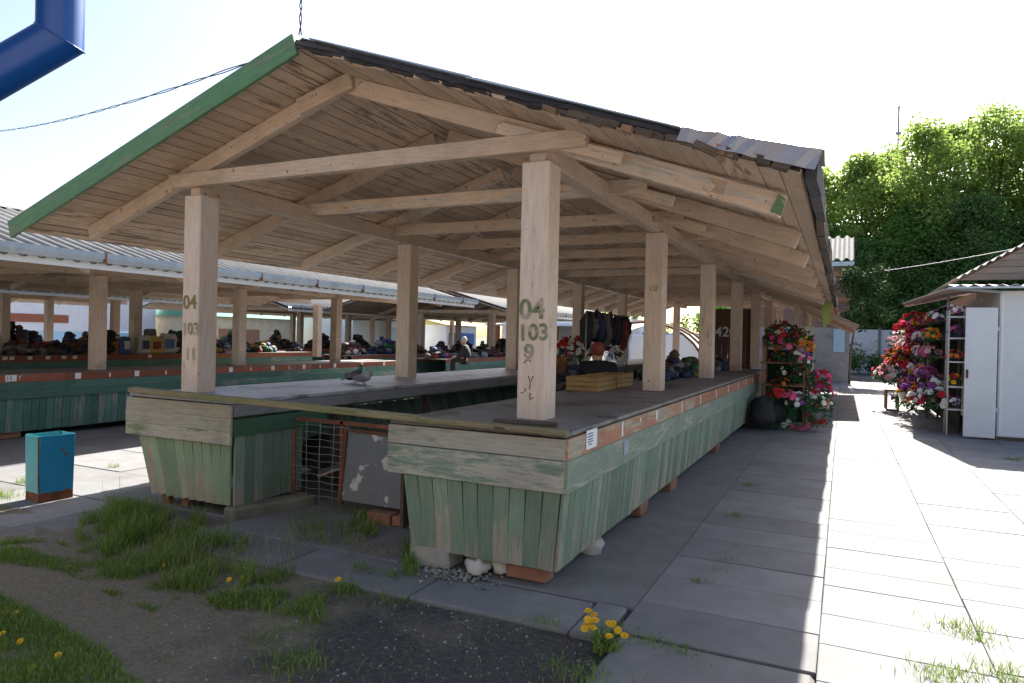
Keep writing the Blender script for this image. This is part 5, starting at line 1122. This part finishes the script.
# foliage ------------------------------------------------------------
leafA = leafmat('young_leaves', (.19, .29, .06), (.34, .44, .12), .6)
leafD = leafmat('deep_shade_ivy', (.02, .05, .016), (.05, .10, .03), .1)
leafB = leafmat('dark_ivy_leaves', (.055, .115, .032), (.12, .21, .065), .32)
leafC = leafmat('mid_leaves', (.05, .13, .025), (.13, .24, .05), .4)
bark = surf('bark', (.14, .11, .085), (.09, .07, .055), grain=False, var=.2, dirt=.3, bump=.6, rough=.95)
def clumps(mb, centers, per, r, leaf, seed, flatz=.8):
    rr = random.Random(seed)
    for (cx, cy, cz, k) in centers:
        for i in range(int(per*k*k)):
            d = Vector((rr.gauss(0, 1), rr.gauss(0, 1), rr.gauss(0, 1))).normalized()*(rr.random()**.45)*r*k
            p = Vector((cx+d.x, cy+d.y, cz+d.z*flatz)); L = leaf*rr.uniform(.6, 1.3)
            q = Vector((rr.uniform(-1, 1), rr.uniform(-1, 1), rr.uniform(-.8, .5))).normalized(); s_ = q.orthogonal().normalized(); s_ = (Matrix.Rotation(rr.uniform(0, 6.28), 3, q) @ s_)*L*.36
            mb.quadmesh([p-q*L*.5, p+s_, p+q*L*.5, p-s_], [(0, 1, 2, 3)], None, rr.random())
def tree(name, x, y, h, rad, z0, seed, leafmt, label, cat='tree', group='trees beyond the white wall', per=110, leaf=.30, ncl=38, lowfrac=.25, twigs=10):
    rr = random.Random(seed); t = thing(name, (x, y, -.3), label, cat, group); tr = MB(); top = h*.85
    tr.tube([(x, y, -.3), (x+rr.uniform(-.2, .2), y, h*.3), (x+rr.uniform(-.4, .4), y+rr.uniform(-.3, .3), h*.6), (x+rr.uniform(-.5, .5), y, top)], [.22, .17, .11, .03], 8)
    cen = []
    for i in range(int(ncl*1.6)):
        a = rr.uniform(0, 6.28); v = rr.random(); zz = h*(lowfrac+(1-lowfrac)*v); prof_ = math.sin(math.pi*min(1, max(.06, (v*.86+.17))))**.7
        q = rad*prof_*(rr.random()**.4); cx, cy = x+math.cos(a)*q, y+math.sin(a)*q; zz = min(zz, h-.2)
        cen.append((cx, cy, zz, rr.uniform(.6, 1.15)))
        if i % 2 == 0: tr.tube([(x, y, max(.5, zz*.55)), ((x+cx)/2, (y+cy)/2, zz*.82), (cx, cy, zz)], [.07, .045, .015], 5)
    for i in range(twigs):
        a = rr.uniform(0, 6.28); q = rad*rr.uniform(.1, .7); bx, by = x+math.cos(a)*q, y+math.sin(a)*q; zz = h*rr.uniform(.8, .95)
        tr.tube([(bx, by, zz-.8), (bx+rr.uniform(-.2, .2), by, zz+.2), (bx+rr.uniform(-.4, .4), by, zz+rr.uniform(.6, 1.3))], [.03, .018, .006], 4)
    tr.build('trunk', bark, t); mb = MB(); clumps(mb, cen, per*1.9, rad*.36, leaf*.78, seed+1); mb.build('crown', leafmt, t); return t
tree('leafy_tree', -1.9, 51, 13.0, 3.8, 0, 10, leafA, 'bright green tree partly hidden behind the near roof corner', per=150, ncl=44)
tree('leafy_tree', .9, 50, 13.4, 3.5, 0, 11, leafA, 'bright green tree rising above the brick house roof', per=150)
tree('leafy_tree', 4.2, 49, 15.2, 3.7, 0, 12, leafA, 'tall bright green tree behind the antenna mast', per=160, ncl=46)
tree('leafy_tree', 8.2, 51, 16.4, 3.8, 0, 13, leafA, 'tallest bright green tree with bare twigs rising above its crown', per=150, ncl=44, twigs=26)
tree('leafy_tree', 12.6, 50, 16.4, 3.9, 0, 14, leafA, 'bright green tree at the right edge of the picture', per=150, ncl=44, twigs=18)
tree('leafy_tree', 2.6, 53, 14.4, 3.6, 0, 31, leafA, 'bright green tree left of the antenna mast, behind the front row', per=150)
tree('leafy_tree', 6.3, 53, 15.6, 3.7, 0, 32, leafA, 'bright green tree right of the antenna mast, behind the front row', per=150)
tree('leafy_tree', 10.6, 53, 16.0, 3.8, 0, 33, leafA, 'bright green tree between the two tallest ones, behind the front row', per=150)
tree('leafy_tree', 16.5, 52, 13.6, 3.6, 0, 15, leafC, 'mid green tree half cut by the right picture edge', per=100)
tree('ivy_tree', 2.4, 45.2, 6.4, 2.4, 0, 27, leafB, 'dark low tree between the brick house and the kiosk awning', group='dark trees over the white wall', per=190, leaf=.22, ncl=44, lowfrac=.12, twigs=0)
tree('ivy_tree', 5.2, 45.2, 7.0, 2.5, 0, 28, leafB, 'dark low tree directly above the red bouquets of the kiosk', group='dark trees over the white wall', per=190, leaf=.22, ncl=44, lowfrac=.12, twigs=0)
tree('ivy_tree', 8.6, 46, 8.4, 2.7, 0, 29, leafB, 'dark low tree left of the brown kiosk gable', group='dark trees over the white wall', per=190, leaf=.22, ncl=44, lowfrac=.12, twigs=0)
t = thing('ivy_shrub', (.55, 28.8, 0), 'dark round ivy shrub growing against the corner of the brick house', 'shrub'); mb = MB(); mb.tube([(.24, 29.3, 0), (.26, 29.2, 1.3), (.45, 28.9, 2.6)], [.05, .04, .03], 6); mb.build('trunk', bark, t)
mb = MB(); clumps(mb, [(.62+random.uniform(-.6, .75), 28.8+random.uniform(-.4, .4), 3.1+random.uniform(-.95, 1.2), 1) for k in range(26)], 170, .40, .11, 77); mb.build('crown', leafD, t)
tree('ivy_tree', -1.2, 46, 8.4, 2.6, 0, 26, leafC, 'mid green tree behind the brick house', group='dark trees over the white wall', per=160, leaf=.24, ncl=40, lowfrac=.1, twigs=0)
tree('ivy_tree', 3.4, 46.5, 9.6, 3.0, 0, 21, leafC, 'mid green rounded tree in front of the tall bright ones', group='dark trees over the white wall', per=190, leaf=.24, ncl=40, lowfrac=.08, twigs=0)
tree('ivy_tree', 1.0, 45, 7.4, 2.4, 0, 22, leafB, 'dark ivy covered tree right of the brick house', group='dark trees over the white wall', per=200, leaf=.22, ncl=36, lowfrac=.12, twigs=0)
tree('ivy_tree', 6.6, 45.5, 9.6, 3.1, 0, 23, leafB, 'dark ivy covered tree above the kiosk awning', group='dark trees over the white wall', per=200, leaf=.22, ncl=44, lowfrac=.08, twigs=4)
tree('ivy_tree', 10.6, 46, 9.9, 3.1, 0, 24, leafB, 'dark ivy covered tree behind the brown kiosk gable', group='dark trees over the white wall', per=200, leaf=.22, ncl=44, lowfrac=.08, twigs=0)
tree('ivy_tree', 3.9, 44.6, 6.0, 2.6, 0, 25, leafB, 'low dark bushy tree overhanging the white wall', group='dark trees over the white wall', per=200, leaf=.2, ncl=38, lowfrac=.15, twigs=0)
for i, (x, y, h_, lb) in enumerate(((-.1, 40.5, 1.3, 'dark clipped bush nearest the brick house'), (1.4, 41, 1.1, 'dark clipped bush left of the middle before the white wall'), (2.9, 40.8, 1.15, 'dark clipped bush right of the middle before the white wall'), (4.4, 41, 1.2, 'dark clipped bush farthest right before the white wall'))):
    t = thing('bush', (x, y, -.1), lb, 'bush', 'bushes before the white wall'); mb = MB(); clumps(mb, [(x+random.uniform(-.7, .7), y+random.uniform(-.3, .3), h_*random.uniform(.25, .75), 1) for k in range(9)], 120, .45, .14, 60+i); mb.build('foliage', leafB, t)
    mb = MB(); mb.tube([(x, y, -.1), (x, y, h_*.6)], .03, 5); mb.build('stem', bark, t)
# far tree line behind the stalls
for i, (x, y, h_) in enumerate(((-30, 75, 6), (-22, 78, 5.5), (-13, 80, 6), (-6, 76, 5.5))):
    tree('distant_tree', x, y, h_, 4.5, 0, 70+i, leafC, 'distant tree seen under the canopies, %s from the left' % ('first', 'second', 'third', 'fourth')[i], group='distant trees behind the market', per=60, leaf=.5, ncl=26, lowfrac=.1, twigs=0)
# mast
ms_ = thing('antenna_mast', tuple(aty(899, 320, 75)), 'thin antenna mast rising above the trees', 'mast')
tp_ = aty(899, 106, 75); bs = Vector((tp_.x, 75, 0)); mb = MB(); mb.tube([bs, (tp_.x, 75, tp_.z)], .09, 6); mb.build('pole', wirem, ms_)
mb = MB(); mb.beam((tp_.x-.4, 75, tp_.z-.2), (tp_.x+.4, 75, tp_.z-.1), .06, .1); mb.beam((tp_.x-.25, 75, tp_.z-2.6), (tp_.x+.25, 75, tp_.z-2.6), .06, .3); mb.build('aerial', wirem, ms_)
# cables
def strands(p, q, sag, n=26, r=.0045, tw=.009, turns=7):
    mb = MB(); p, q = Vector(p), Vector(q)
    for ph in (0, math.pi):
        pts = []
        for i in range(n*4+1):
            f = i/(n*4); c = p.lerp(q, f)-Vector((0, 0, sag*4*f*(1-f))); a = ph+f*turns*6.28+2*noise.noise(Vector((f*9, 1, 1)))
            pts.append(c+Vector((math.cos(a)*tw*.5, math.cos(a)*tw*.5, math.sin(a)*tw)))
        mb.tube(pts, r, 5)
    return mb
tag(strands((-4.05, 3.83, 3.52), (-13.6, 6.9, 4.88), .10).build('cable', cable), 'twisted black cable running from the left roof slope to the left', 'cable')
tag(strands((-3.585, 3.80, 3.62), (-3.62, 3.86, 5.6), 0, 12, .005, .012, 9).build('cable', cable), 'twisted black cable rising from the roof ridge', 'cable')
mb = MB(); a_, b2 = Vector((.22, 30.2, 4.25)), Vector((7.5, 19.5, 4.75)); mb.tube([a_.lerp(b2, i/16)-Vector((0, 0, .18*4*(i/16)*(1-i/16))) for i in range(17)], .012, 5)
tag(mb.build('cable', plain('pale_cable', (.5, .5, .48), .6)), 'pale cable strung from the brick house to the brown kiosk', 'cable')
